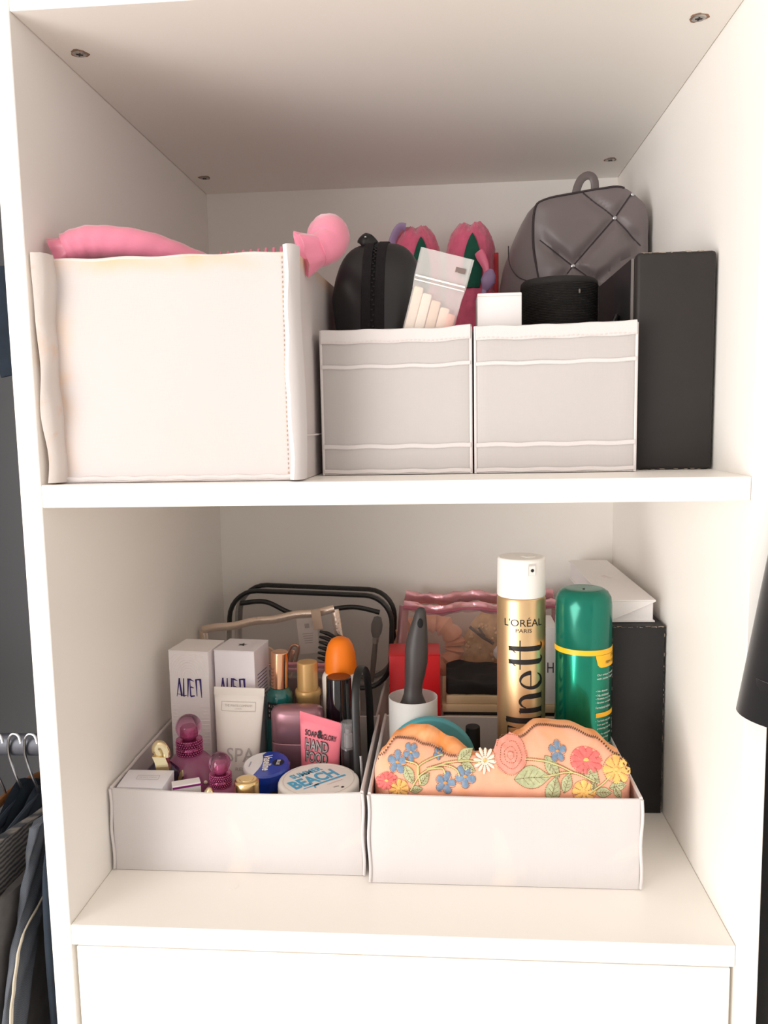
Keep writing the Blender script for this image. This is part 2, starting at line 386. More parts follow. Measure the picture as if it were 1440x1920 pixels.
# ================================================================== upper shelf contents
# -- charcoal box on the right
t = thing('flat_box', 'tall dark charcoal cardboard box standing against the white side wall on upper shelf', 'box', (.527, .088, ZM))
bm = bbox(-.032, .0345, 0, .0125, .0002, .186, .0035, 3); finish(bm, 'front_cover', CARD, t)
bm = bbox(-.0345, .0335, .0135, .165, .0002, .1835, .0015, 2); finish(bm, 'body', CARD2, t)
bm = bbox(-.0338, -.0318, .0118, .0148, .002, .183); finish(bm, 'hinge_edge', mat('grey_card_edge', (120, 112, 108), rough=.7), t, smooth=False)
bm = bmesh.new()
for k in range(26):
    s = random.random(); box(bm, (-.03+.062*s, -.0001, .1855+random.uniform(-.0006, .0003)), (random.uniform(.001, .005), .0004, .0003))
for k in range(16):
    box(bm, (-.03+.062*random.random(), -.0001, random.uniform(.0004, .0012)), (random.uniform(.001, .004), .0004, .0003))
stuff(finish(bm, 'worn_edge', WORN, t, smooth=False))

# -- pink satin curling rod in the big box
PINK = mat('pink_satin', (226, 130, 156), rough=.36, spec=.6, sheen=.5, bump=1.0, bs=50, stretch=(1, 1, 2.2))
t = thing('satin_curler', 'long padded pink satin hair curling rod with frilled ends in large storage box', 'hair curler', (.1, .109, ZM+.007))
ctrl = [(-.1005+.0185, -.074, .186), (-.06, -.069, .1930), (-.02, -.058, .1910), (.018, -.036, .178), (.045, .0, .168), (.070, .045, .180), (.093, .050, .192), (.110, .020, .201), (.123, -.012, .203)]
pts = smoothpts(ctrl, 8)
rr = []
for i in range(len(pts)):
    s = i/(len(pts)-1); rr.append(.0128*(.96+.08*math.sin(s*11+1)))
finish(tube(pts, rr, 20, rings_fn=lambda i, a: 1+.04*math.sin(2*a+i*.12)+.03*math.sin(i*1.9+2*a)+.02*math.sin(7*a-i*.2)), 'satin_tube', PINK, t)
def frill(o, d, L, r0, r1):
    o, d = Vector(o), Vector(d).normalized(); u = Vector((0, 0, 1)); u = (u-d*u.dot(d)).normalized(); v = d.cross(u); rings = []
    for k in range(7):
        s = k/6; r = r0+(r1-r0)*s
        rings.append([o+d*L*s+u*math.cos(a)*r*(1+.10*s*math.sin(6*a))+v*math.sin(a)*r*(1-.6*s)*(1+.22*s*math.sin(5*a)) for a in [2*PI*i/36 for i in range(36)]])
    rings.append([q+d*.0002 for q in rings[-1]]); o2 = o+d*L
    for sc_ in (.8, .4): rings.append([o2+(q-o2)*sc_-d*.004*(1-sc_) for q in rings[6]])
    bm = bmesh.new(); loft(bm, rings); return bm
finish(frill(pts[2], pts[0]-pts[2], .015, .0105, .0140), 'frilled_end', PINK, t)
finish(tube(smoothpts([(.123, -.012, .203), (.133, -.032, .200), (.133, -.045, .189), (.124, -.054, .182)], 5), [.014, .0155, .0165, .017, .0172, .0172, .017, .0168, .0166, .016, .0155, .015, .0145, .014, .0135, .013], 20, rings_fn=lambda i, a: 1+.035*math.sin(i*2.3+2*a)+.03*math.sin(3*a+i*.5)), 'satin_tube', PINK, t)
finish(frill((.127, -.051, .184), (-.50, -.50, -.22), .020, .0125, .0180), 'frilled_end', PINK, t)
bm = bmesh.new()
for k in range(11):
    x = .012+k*.0075; tube([(x, .062, .182), (x+.001, .056, .2015+.0004*k), (x+.0025, .048, .2045+.0004*k), (x+.003, .043, .198)], .0016, 6, bm)
box(bm, (.05, .064, .190), (.105, .004, .028), .001)
finish(bm, 'gathered_edge', PINK, t)

# -- black clamshell case
RUB = mat('black_rubberised', (34, 33, 35), rough=.36, spec=.5, bump=.05, bs=120); WEB = mat('black_webbing', (30, 26, 30), rough=.85, weave=.5, bs=420)
t = thing('zip_case', 'glossy black hard zip case standing in half height white bin', 'case', (.2690, .165, ZM+.0034), (0, 0, math.radians(-7)))
def arch(hw, h, n=36, z0=0):
    pts = []
    for k in range(n):
        a = PI*k/(n-1); c, s = math.cos(a), math.sin(a)
        y = hw*math.copysign(abs(c)**.75, c); zz = z0+(h-z0)*(abs(s)**.55)
        pts.append((y, zz))
    return pts
def case_half(sg, x0, x1):
    rings = []
    for k in range(13):
        s = k/12; sc = (1-s**3.2*.999)**(1/2.4) if s < 1 else .05
        x = x0+(x1-x0)*s
        sc = max(sc, .12); rings.append([Vector((x*(.80+.20*min(1, max(0, zz*(.55+.45*sc)-.112)/.045)), y*(.35+.65*sc), .004+(zz)*(.55+.45*sc))) for y, zz in arch(.044, .2085)])
    bm = bmesh.new(); loft(bm, rings); return bm
finish(case_half(1, .004, .047), 'shell', RUB, t); finish(case_half(-1, -.004, -.048), 'shell', RUB, t)
bm = bmesh.new(); loft(bm, [[Vector((x, y*q, .002+zz*q)) for y, zz in arch(.0445, .210)] for x, q in ((-.0115, .985), (-.0105, 1.01), (-.0022, 1.012), (-.0018, .985), (.0018, .985), (.0022, 1.012), (.0105, 1.01), (.0115, .985))])
finish(bm, 'zip_band', WEB, t)
bm = bmesh.new()
ap = arch(.0443, .2095, 90)
for k in range(0, 90):
    y, zz = ap[k]; box(bm, (.0008 if k % 2 else -.0008, y*1.004, .002+zz*1.003), (.0018, .0009, .0012))
stuff(finish(bm, 'zip_teeth', BLACKP, t, smooth=False))
finish(tube(smoothpts([(-.006, -.012, .209), (-.012, -.012, .216), (-.016, -.004, .219), (-.013, .01, .219), (-.006, .016, .210)], 5), .0065, 10, flat=.35), 'grab_loop', BLACKP, t)
bm = lathe([(0, 0), (.0011, 0), (.0011, .0012), (0, .0014)], 10, c=(-.0105, -.016, .2165)); finish(bm, 'rivet', METAL, t)
bm = bmesh.new(); loft(bm, [[Vector((x, y*q, .002+zz*.62)) for y, zz in arch(.046, .2)] for x, q in ((-.0118, 1.01), (-.0125, 1.025), (-.026, .95), (-.027, .93))]); finish(bm, 'pocket', WEB, t)

# -- frosted zip bag
FROST = mat('frosted_plastic_film', (240, 238, 236), rough=.25, alpha=.34, bump=.5, bs=60)
t = thing('zip_bag', 'frosted clear plastic zip bag with pale sticks leaning in white bin', 'bag', (.2840, .0860, ZM+.0098), (0, math.radians(15.5), 0))
bm = bmesh.new(); rings = []
for k in range(17):
    s = k/16; z = .187*s; th = .0075*math.sin(PI*min(1, s*1.08))**.7*(1 if s < .8 else .5)+.0009 if s < .93 else .0008
    hw = .0228-.001*math.sin(PI*s)+(.001 if s > .85 else 0)
    rings.append([Vector((hw*math.copysign(abs(math.cos(a))**.8, math.cos(a)), th*math.sin(a)+.0006*math.sin(9*a+k), z)) for a in [2*PI*i/28 for i in range(28)]])
loft(bm, rings); finish(bm, 'film', FROST, t)
bm = bmesh.new(); box(bm, (0, -.0028, .1625), (.0445, .0014, .0016), .0004); box(bm, (0, -.0028, .1590), (.0445, .0012, .0012), .0004); finish(bm, 'zip_strip', WPLA, t)
bm = bmesh.new(); box(bm, (.0145, -.0012, .1755), (.0085, .0004, .0045), .0001); finish(bm, 'hang_hole', mat('hole_shadow', (120, 104, 100), rough=.8), t, smooth=False)
for k, (x, c) in enumerate(((-.0165, (234, 214, 196)), (-.008, (240, 224, 208)), (.001, (226, 196, 172)), (.010, (238, 210, 190)), (.0165, (236, 170, 150)))):
    finish(bbox(x-.0042, x+.0042, -.0022, .0022, .006, .154-.004*k, .0015), 'stick', mat('pale_stick_%d' % k, c, rough=.6), t)

# -- plush slippers
PL = mat('pink_plush', (228, 104, 136), rough=.95, spec=.1, sheen=.8, bump=1.0, bs=300, var=.12, vs=60); GRN = mat('dark_green_felt', (22, 84, 66), rough=.85, var=.15, vs=80)
BROWN = mat('brown_felt', (110, 40, 46), rough=.9); LAV = mat('lavender_satin', (160, 132, 172), rough=.4); REDR = mat('red_ribbon', (190, 24, 40), rough=.5)
def slipper(x, label, rz, top):
    t = thing('plush_slipper', label, 'slipper', (x, .402, ZM+.0004), (0, 0, rz), group='pair of pink plush slippers')
    bm = bmesh.new(); rings = []
    for k in range(71):
        s = k/70; z = top*s; q = (1-min(1, max(0, (s-.84)/.16))**2.3)**.5
        q = max(q, .02); hw = .0312*q*(1-.10*math.cos(2*PI*s)*.5); dp = .030*q*(.75+.25*s)
        rings.append([Vector((hw*math.cos(a), dp*math.sin(a), z)) for a in [2*PI*i/110 for i in range(110)]])
    loft(bm, rings)
    for v in bm.verts:
        n = noise.noise(v.co*620)*.0015+noise.noise(v.co*280)*.0014+noise.noise(v.co*90)*.0016
        c = Vector((0, 0, min(v.co.z, top*.8))); d = (v.co-c).normalized(); v.co += d*n
        v.co += Vector((0, .004, -.004))*math.exp(-(v.co.x/.004)**2)*max(0, (v.co.z-top*.9)/(top*.1)) # crease at the toe
    finish(bm, 'plush_upper', PL, t)
    # felt leaf set in the plush
    bm = bmesh.new(); o = []
    lo, hi = top-.085, top-.020
    for k in range(20):
        s = k/19; z = lo+(hi-lo)*s; o.append((z, .0115*math.sin(PI*(.22+.78*s))**.8))
    def surf(xx, z):
        s = z/top; q = max(.05, (1-min(1, max(0, (s-.84)/.16))**2.3)**.5)
        hw = .0312*q*(1-.10*math.cos(2*PI*s)*.5); dp = .030*q*(.75+.25*s); f = max(0, 1-(xx/hw)**2)**.5; return -dp*f-.0022
    rows = [[Vector((.004+w*u, surf(.004+w*u, z), z)) for u in (-1, -.6, -.2, .2, .6, 1)] for z, w in o]
    loft(bm, rows, closed=False)
    r = bmesh.ops.extrude_face_region(bm, geom=bm.faces[:]); bmesh.ops.translate(bm, verts=[v for v in r['geom'] if isinstance(v, bmesh.types.BMVert)], vec=(0, .004, 0))
    finish(bm, 'felt_leaf', GRN, t)
    bm = lathe([(0, -.004), (.004, -.003), (.0055, 0), (.004, .003), (0, .004)], 14); finish(bm, 'felt_spot', BROWN, t, loc=(-.012+.004, surf(-.008, top-.066)-.001, top-.068), rot=(.3, 0, .2))
    return t
s1 = slipper(.2955, 'pink plush slipper with green felt leaf standing behind the black case', .12, .288)
s2 = slipper(.3635, 'pink plush slipper with red ribbon tab standing beside the grey quilted bag', -.10, .290)
finish(tube(smoothpts([(-.031, -.012, .250), (-.030, -.015, .266), (-.022, -.021, .280), (-.014, -.022, .280)], 5), .0045, 8, flat=.3), 'ribbon', LAV, s1)
bm = bbox(.0295, .0345, -.012, -.010, .190, .248, .0005); finish(bm, 'ribbon_tab', REDR, s2)
bm = bmesh.new(); tube(smoothpts([(.012, -.036, .245), (.020, -.040, .228), (.022, -.040, .215)], 5), [.006, .0063, .0065, .006, .0055, .005, .0045, .004, .004, .004, .004], 12, bm, flat=.5); finish(bm, 'satin_fold', mat('pink_satin_trim', (236, 120, 150), rough=.4), s2)
bm = lathe([(0, 0), (.004, .002), (.0088, .012), (.0075, .020), (.003, .026), (0, .027)], 16, sy=.5); finish(bm, 'ribbon', LAV, s2, loc=(.0195, -.042, .198), rot=(0, .3, 0))
finish(tube([(.019, -.042, .20), (.014, -.043, .18), (.012, -.044, .16)], .003, 8, flat=.4), 'ribbon', LAV, s2)

# -- small white box, speaker
t = finish(bbox(-.0195, .0195, -.02, .02, 0, .1545, .0008), 'small_carton', PAPER, None, loc=(.3795, .122, ZM+.0034), ang=30)
tag(t, 'small plain white carton standing beside the black cylindrical speaker', 'box')
finish(bbox(-.0193, .0193, -.0203, -.0199, .1515, .152), 'lid_seam', STITCH, t, smooth=False)
MESHM = mat('black_speaker_cloth', (31, 28, 27), rough=.8, var=.12, vs=200)
t = thing('speaker', 'black cylindrical speaker with fine ribbed cloth standing in white bin', 'speaker', (.4415, .178, ZM+.0034))
prof = [(0, 0), (.034, 0), (.0368, .003)]
z = .004
while z < .168: prof += [(.0371, z), (.0363, z+.00075)]; z += .0015
prof += [(.0370, .169), (.0366, .1725), (.0345, .1748)]
finish(lathe(prof, 56, open1=True), 'cloth_body', MESHM, t, ang=80)
finish(lathe([(.0345, .1748), (.032, .1752), (.0300, .1738), (0, .1738)], 48), 'top_plate', BLACKP, t)
finish(bbox(.0135, .0150, -.0358, -.0340, .158, .162, .0003), 'dust_mark', mat('dust_grey', (110, 100, 94), rough=.9, var=.4, vs=900), t)
t = thing('cable', 'short black cable coiled beside the speaker', 'cable', (.4845, .13, ZM+.0034))
finish(tube(smoothpts([(0, .0, 0), (.001, .004, .06), (-.001, .0, .118), (.002, .002, .133), (.0045, .006, .134), (.004, .01, .12), (.003, .02, .05), (.003, .02, .0)], 5), .0022, 8), 'cord', BLACKP, t)

# -- grey quilted bag
GREY = mat('grey_nylon', (112, 102, 102), rough=.42, spec=.5, sheen=.2, bump=.35, bs=22); GREYD = mat('dark_grey_thread', (58, 50, 52), rough=.8)
t = thing('quilted_bag', 'grey quilted nylon backpack with silver studs and top handle', 'backpack', (.498, .36, ZM+.0006))
OUT = [(.447, .395), (.440, .50), (.4384, .577), (.4311, .622), (.4322, .6631), (.4441, .6743), (.4768, .6800), (.505, .6835), (.527, .6845), (.5448, .6735), (.5556, .6585), (.5575, .6176), (.5550, .50), (.550, .395)]
loop = smoothpts([(a-.498, 0, b-ZM) for a, b in OUT]+[(.50-.498, 0, .3925-ZM), (OUT[0][0]-.498, 0, OUT[0][1]-ZM)], 5)[:-1]
cen = Vector((0, 0, .205))
QL = [[(.4857, .6797), (.5204, .6511), (.5516, .6178)], [(.5377, .6754), (.5204, .6511), (.4745, .5998), (.4566, .5765), (.43, .54)], [(.4383, .6305), (.4745, .5998), (.4986, .5812), (.54, .545)], [(.5516, .6178), (.4986, .5812)], ]
def qd(x, z):
    best = 9
    for L in QL:
        for a, b in zip(L, L[1:]):
            A = Vector((a[0]-.498, a[1]-ZM)); B = Vector((b[0]-.498, b[1]-ZM)); P = Vector((x, z)); d = B-A
            s = max(0, min(1, (P-A).dot(d)/d.dot(d))); best = min(best, (P-A-d*s).length)
    return best
def qy(x, z, r):
    return -.046-.012*(1-r**3)+.0075*math.exp(-(qd(x, z)/.006)**2)*(1-r**6)+.0025*noise.noise(Vector((x*40, 1, z*55)))
def rof(x, z):
    d = Vector((x-cen.x, z-cen.z)); best = 1
    for a, b in zip(loop, loop[1:]+loop[:1]):
        A = Vector((a.x-cen.x, a.z-cen.z)); B = Vector((b.x-cen.x, b.z-cen.z)); e = B-A; den = d.x*e.y-d.y*e.x
        if abs(den) < 1e-9: continue
        k = (A.x*e.y-A.y*e.x)/den; m_ = (A.x*d.y-A.y*d.x)/den
        if k > 0 and -.001 <= m_ <= 1.001: best = 1/k
    return min(best, 1)
bm = bmesh.new(); rings = []
NR = 26
for k in range(NR+1):
    r = .02+.98*k/NR
    ring = []
    for p in loop:
        q = cen+(p-cen)*r; ring.append(Vector((q.x, qy(q.x, q.z, r), q.z)))
    rings.append(ring)
def gus(f, y):
    ring = []
    for p in loop:
        q = p.copy()
        bulge = f*(.040*max(0, min(1, (.30-q.z)/.10)) if q.x < -.03 else 0)
        q = cen+(q-cen)*(1.0 if f else .97); q.x -= bulge; q.y = y
        if q.x > .0635: q.x = .0635
        ring.append(q)
    return ring
rings += [gus(0, -.043), gus(.3, -.036), gus(.75, -.018), gus(1, .01), gus(1, .05), gus(.8, .085)]
loft(bm, rings)
for v in bm.verts:
    if v.co.y > -.04: v.co += Vector((noise.noise(v.co*30), 0, noise.noise(v.co*34+Vector((5, 0, 0)))))*.0022
finish(bm, 'padded_body', GREY, t, ang=60)
finish(tube(smoothpts([(.4855-.498, .012, .2955), (.4875-.498, .012, .313), (.493-.498, .012, .3255), (.502-.498, .012, .3295), (.5085-.498, .012, .322), (.5085-.498, .012, .300)], 5), .0048, 10, flat=.35, up=(1, 0, 0)), 'handle', GREY, t)
bm = bmesh.new()
for L in QL[:3]:
    pts = []
    for a, b in zip(L, L[1:]):
        for k in range(14): pts.append((a[0]+(b[0]-a[0])*k/14-.498, a[1]+(b[1]-a[1])*k/14-ZM))
    tube([(x, qy(x, z, rof(x, z))-.0006, z) for x, z in pts], .0008, 5, bm)
pts = [cen+(p-cen)*1.0 for p in loop]
tube([(p.x, -.0465, p.z) for p in pts[8:42]], .0012, 6, bm)
finish(bm, 'stitch_line', GREYD, t)
for x, z in ((.5204, .6511), (.4745, .5998), (.5400, .676)):
    finish(lathe([(0, 0), (.0024, 0), (.0021, .0012), (0, .002)], 12), 'stud', METAL, t, loc=(x-.498, qy(x-.498, z-ZM, rof(x-.498, z-ZM))-.0008, z-ZM), rot=(PI/2, 0, 0))
finish(tube(smoothpts([(.405-.498, -.022, .245), (.406-.498, -.024, .225), (.414-.498, -.028, .210), (.425-.498, -.035, .203)], 5), .0006, 5), 'gusset_stitch', GREYD, t)

# ================================================================== lower shelf: perfume bin
FZ = .0033
ALN = [stroke((0, 0), (.13, 1), 0.021, 0.059), stroke((.12, 1), (.2, .02), 0.051, 0.074), stroke((.03, .14), (.21, .11), 0.024, 0.036),
       stroke((.30, 1), (.27, .02), 0.036, 0.066), stroke((.26, .03), (.42, .10), 0.081, 0.018), stroke((.49, 1), (.44, 0), 0.081, 0.024),
       stroke((.545, .93), (.56, .04), 0.024, 0.059), stroke((.53, .97), (.71, .86), 0.096, 0.021), stroke((.575, .55), (.70, .50), 0.081, 0.036), stroke((.55, .03), (.73, .08), 0.085, 0.060),
       stroke((.80, .95), (.815, .06), 0.074, 0.024), stroke((.77, .95), (.985, .97), 0.051, 0.089), stroke((.97, 1), (1.0, -.02), 0.089, 0.024)]
PURINK = mat('violet_ink', (58, 40, 110), rough=.35)
EMB = mat('embossed_carton', (238, 232, 232), rough=.45, bump=.0)
def alien_box(name, x, y, label, foil):
    t = thing(name, label, 'box', (x, y, FZ), (0, 0, math.radians(-7)), group='white perfume cartons')
    h = .1795; w = .0235
    m = mat('foil_wrapped_carton', (236, 230, 236), rough=.22, spec=.6, coat=.6, bump=.25, bs=30) if foil else EMB
    b = finish(bbox(-w, w, 0, .047, 0, h-.0008, .0006), 'carton', m, t, smooth=False)
    finish(bbox(-w-.0003, w+.0003, -.0004, .0473, h-.0008, h, .0003), 'lid', m, t, smooth=False)
    bm = polys_bm([[((p[0]-.5)*.0295, (p[1]-.5)*.0212) for p in q] for q in ALN])
    lay(bm, plane_fn((-.0005 if not foil else -.003, -.0004, .1375), *FRONT), PURINK, t)
    if not foil:   # embossed radiating arcs
        bm = bmesh.new()
        for k in range(9):
            r = .006+k*.0024
            P = []
            for i in range(25):
                a = PI*i/24; xx = r*1.05*math.cos(a); zz = .150+r*1.25*math.sin(a)
                if abs(xx) < w-.001 and zz < h-.003: P.append((xx, 0, zz))
            if len(P) > 2: tube(P, .00032, 4, bm)
        for k in range(16):
            z = .117-k*.0042
            for s in (-1, 1): tube([(s*.022, 0, z), (s*(.012+.004*math.sin(k)), 0, z-.0005)], .0003, 4, bm)
        stuff(finish(bm, 'embossing', m, t))
    else:
        P = []
        for k in range(10):
            a = PI/2+PI*k/5; r = .0062 if k % 2 == 0 else .0024; P.append((r*math.cos(a), r*math.sin(a)))
        lay(polys_bm([P]), plane_fn((.001, .024, h+.0003), (1, 0, 0), (0, 1, 0)), INK, t, 'star_mark')
        bm = bmesh.new()
        for k in range(8): box(bm, (w+.0004, .023, .150-.004*k), (.0002, .03, .0007))
        finish(bm, 'barcode', PURINK, t, smooth=False)
    return t
alien_box('perfume_carton', .0435, .215, 'tall white embossed perfume carton with thin purple lettering', False)
alien_box('perfume_carton', .0948, .217, 'tall foil wrapped white perfume carton with a star on its lid', True)

# -- white cream tube
def squeeze_tube(name, label, loc, rot, w_top, w_bot, thick, h, cap_h, m, capm, group=None):
    t = thing(name, label, 'tube', loc, rot, group)
    rings = []
    for k in range(17):
        s = k/16; z = cap_h+(h-cap_h-.009)*s; hw = w_bot+(w_top-w_bot)*s; th = thick*(1-s)**.6+.0008
        e = 1
        rings.append([Vector((hw*math.cos(a), th*math.sin(a), z)) for a in [2*PI*i/36 for i in range(36)]])
    for z in (h-.0085, h): rings.append([Vector((w_top*1.01*max(-1, min(1, 1.25*math.cos(a))), .0008*math.sin(a), z)) for a in [2*PI*i/36 for i in range(36)]])
    bm = bmesh.new(); loft(bm, rings); finish(bm, 'body', m, t, ang=50)
    finish(lathe(fillet([(0, 0), (1, 0), (1, 1), (0, 1)], (1,), .08), 32), 'cap', capm, t).scale = (w_bot*.96, thick*1.02, cap_h)
    def fn_at(z0, x0=0):
        def fn(a, b):
            z = z0+b; s = max(0, min(1, (z-cap_h)/(h-cap_h-.009))); hw = w_bot+(w_top-w_bot)*s; th = thick*(1-s)**.6+.0008
            x = x0+a; return (x, -th*max(0, 1-(x/hw)**2)**.5-.0007, z)
        return fn
    return t, fn_at
CREAM = mat('cream_tube', (240, 233, 224), rough=.4, spec=.5); GREYINK = mat('grey_ink', (190, 182, 178), rough=.5)
t, fn = squeeze_tube('cream_tube', 'white squeeze tube with framed grey lettering in front of perfume cartons', (.0965, .2005, FZ+.0016), (0, math.radians(3), math.radians(4)), .0272, .0205, .0118, .1415, .02, CREAM, WPLA)
lay(text_bm('THE WHITE COMPANY', w=.030, h=.0026), fn(.1225), mat('pale_grey_ink', (186, 178, 172), rough=.5), t)
lay(text_bm('LONDON', w=.007, h=.0013), fn(.1192), GREYINK, t)
fr = []
for a, b in (((-.0185, -.005), (.0185, -.005)), ((-.0185, .005), (.0185, .005))):
    for k in range(8): fr.append(stroke((a[0]+(b[0]-a[0])*k/8, a[1]), (a[0]+(b[0]-a[0])*(k+1)/8, b[1]), .0004, .0004))
fr += [stroke((-.0185, -.005), (-.0185, .005), .0004, .0004), stroke((.0185, -.005), (.0185, .005), .0004, .0004)]
lay(polys_bm(fr), fn(.1215), GREYINK, t, 'label_frame')
lay(text_bm('SPA', w=.030, h=.0155, cuts=12), fn(.0690, .004), GREYINK, t)
lay(text_bm('REST', w=.014, h=.0035, cuts=6), fn(.0535, .006), GREYINK, t)

# -- purple perfume bottles
PURB = mat('purple_frosted_glass', (142, 74, 110), rough=.34, spec=.5, coat=.3, bump=.05, bs=60)
PURG = mat('magenta_clear_cap', (230, 170, 202), rough=.03, trans=.95, ior=1.45); PURC = mat('magenta_metal', (176, 92, 134), rough=.2, metal=.9); PEARL = mat('pearl_bead', (238, 224, 206), rough=.15, spec=.8)
BEAD = bmesh.new(); bmesh.ops.create_icosphere(BEAD, subdivisions=1, radius=1)
def fantasy(label, loc, k, hs):
    t = thing('perfume_bottle', label, 'perfume bottle', loc, group='round purple perfume bottles')
    b = finish(lathe([(0, 0), (.016, 0), (.026, .005), (.0322, .016), (.0345, .030), (.0342, .044), (.0318, .058), (.0262, .072), (.0185, .081), (.0125, .0855), (0, .086)], 44), 'body', PURB, t)
    b.scale = (k, k, hs)
    for i in range(9):
        a = -PI/2+2*PI*i/9+.12; z = (.062 if i % 2 else .056); r = .0312 if i % 2 else .0334
        bb = finish(lathe([(0, -.0022), (.0016, -.0014), (.0022, 0), (.0016, .0014), (0, .0022)], 12), 'pearl', PEARL, t, loc=(k*r*math.cos(a), k*r*math.sin(a), z*hs)); bb.scale = (k, k, k)
    zc = .0845*hs
    finish(lathe([(.0105*k, zc-.003), (.0128*k, zc), (.0132*k, zc+.006*k), (.0122*k, zc+.0085*k), (.0132*k, zc+.011*k), (.0126*k, zc+.0165*k), (0, zc+.0165*k)], 32), 'collar', PURC, t)
    bm = bmesh.new()
    for row in range(7):
        z = zc+(.0012+.0024*row)*k; rad = (.0132-.0008*(row == 3)-.0004*(row in (0, 6)))*k
        for i in range(30):
            a = 2*PI*(i+.5*(row % 2))/30
            bmesh.ops.create_icosphere(bm, subdivisions=1, radius=.00125*k, matrix=Matrix.Translation((rad*math.cos(a), rad*math.sin(a), z)))
    o = finish(bm, 'beading', PURC, t, ang=80); o['kind'] = 'stuff'
    zs = zc+.0165*k+.0125*k
    finish(lathe([(.0138*k*math.sin(PI*i/20), zs-.0138*k*math.cos(PI*i/20)) for i in range(21)], 32), 'cap', PURG, t)
    finish(lathe([(0, zs-.0128*k), (.0062*k, zs-.0128*k), (.0062*k, zs-.001*k), (.0052*k, zs+.0006*k), (0, zs+.0006*k)], 24), 'spray_nozzle', mat('magenta_satin', (180, 92, 134), rough=.25, metal=.4), t)
    return t
fantasy('large round purple perfume bottle with pearl dots and clear ball cap', (.0575, .165, FZ), .99, .985)
fantasy('small round purple perfume bottle with beaded collar, beside gold lipstick cap', (.1035, .119, FZ), .80, .83)

# -- gold looped bottle
VIO = mat('dark_violet_glass', (62, 42, 78), rough=.08, trans=.55, ior=1.45, spec=.7); GOLDL = mat('pale_gold', (226, 210, 170), rough=.14, metal=1)
t = thing('perfume_flask', 'dark violet glass perfume flask with bent pale gold cap', 'perfume bottle', (.0385, .1345, FZ), (0, 0, math.radians(8)))
bm = bmesh.new()
loft(bm, [[Vector((x*q, y*q, z)) for x, y in ((-.017, -.004), (-.008, -.009), (.008, -.009), (.017, -.004), (.017, .004), (.008, .009), (-.008, .009), (-.017, .004))] for z, q in ((0, .8), (.01, .95), (.05, 1), (.066, 1.1), (.078, .95), (.087, .45))])
finish(bm, 'flask', VIO, t, smooth=False)
bm = bmesh.new(); loft(bm, [[Vector(p) for p in ((x-.006, -.011+y, z), (x+.007, -.0115+y, z-.001), (x+.0075, -.004+y, z-.0005), (x-.006, -.003+y, z))] for x, y, z in ((.004, -.0005, .060), (.0035, -.0005, .078), (.001, 0, .091), (-.0015, .001, .0965))]); finish(bm, 'gold_band', GOLDL, t, ang=20)
finish(tube(smoothpts([(-.0015, -.004, .094), (-.0045, -.004, .1015), (-.0025, -.003, .106), (.002, -.003, .1045), (.005, -.004, .0985), (.0055, -.005, .0935)], 5), .0046, 12, flat=.8), 'gold_loop', GOLDL, t)
finish(tube([(.017, -.006, .068), (.0205, -.0075, .075), (.0215, -.007, .0805)], [.0022, .003, .001], 8, flat=.5), 'gold_tip', GOLDL, t)

# -- little cartons at the front
bm = bbox(-.0230, .0235, -.013, .013, 0, .0790, .0008)
for v in bm.verts:
    if v.co.z > .04: v.co.z += (v.co.y+.013)*.24; v.co.x += (v.co.y+.013)*.12
t = finish(bm, 'small_carton', mat('white_wrapped_carton', (228, 226, 232), rough=.3, coat=.4), None, loc=(.0300, .1060, FZ), ang=30)
tag(t, 'small white wrapped carton with a framed label on top, beside violet flask', 'box')
fr = [stroke(a, b, .0004, .0004) for a, b in (((-.011, -.003), (.011, -.003)), ((.011, -.003), (.011, .003)), ((.011, .003), (-.011, .003)), ((-.011, .003), (-.011, -.003)))]
lay(polys_bm(fr), plane_fn((.004, .001, .0828), (1, 0, 0), (0, .97, .24)), GREYINK, t, 'label_frame')
lay(text_bm('THE WHITE COMPANY', w=.018, h=.0016), plane_fn((.004, .001, .0828), (1, 0, 0), (0, .97, .24)), GREYINK, t)
t = thing('small_carton', 'small white carton with a purple edge stripe beside the purple bottles', 'box', (.0728, .1055, FZ), (0, 0, math.radians(24)))
finish(bbox(-.0135, .0135, -.0065, .0065, 0, .0795, .0006), 'carton', PAPER, t, smooth=False)
finish(bbox(-.0135, .0138, -.0068, -.006, .0765, .0785), 'purple_stripe', mat('purple_print', (128, 30, 110), rough=.4), t, smooth=False)
finish(bbox(.0130, .0138, -.0066, .0066, .0765, .0785), 'purple_stripe', mat('purple_print', (128, 30, 110)), t, smooth=False)
t = thing('perfume_vial', 'tiny vial with gold teardrop stopper beside small purple bottle', 'vial', (.0895, .0962, FZ))
finish(lathe(fillet([(0, 0), (.0045, 0), (.0045, .058), (.0025, .062), (.0025, .068), (0, .068)], (1, 2), .001), 16), 'glass', VIO, t)
finish(lathe([(0, .066), (.0035, .067), (.0052, .071), (.0046, .0755), (.002, .079), (0, .0798)], 20), 'stopper', GOLDL, t, rot=(0, .12, 0))
t = thing('lipstick', 'gold lipstick cap standing at front of perfume bin', 'lipstick', (.1335, .1055, FZ))
finish(lathe(fillet([(0, 0), (.0118, 0), (.0118, .04), (0, .04)], (1, 2), .0006), 28), 'base', BLACKP, t)
finish(lathe(fillet([(.011, .0395), (.0122, .0405), (.0122, .0815), (.0105, .0835), (0, .0835)], (2, 3), .0012), 36), 'cap', GOLD, t)
finish(lathe([(0, 0), (.0070, 0), (.0066, .0006), (0, .0008)], 28), 'cap_disc', GOLD, t, loc=(0, 0, .0834))

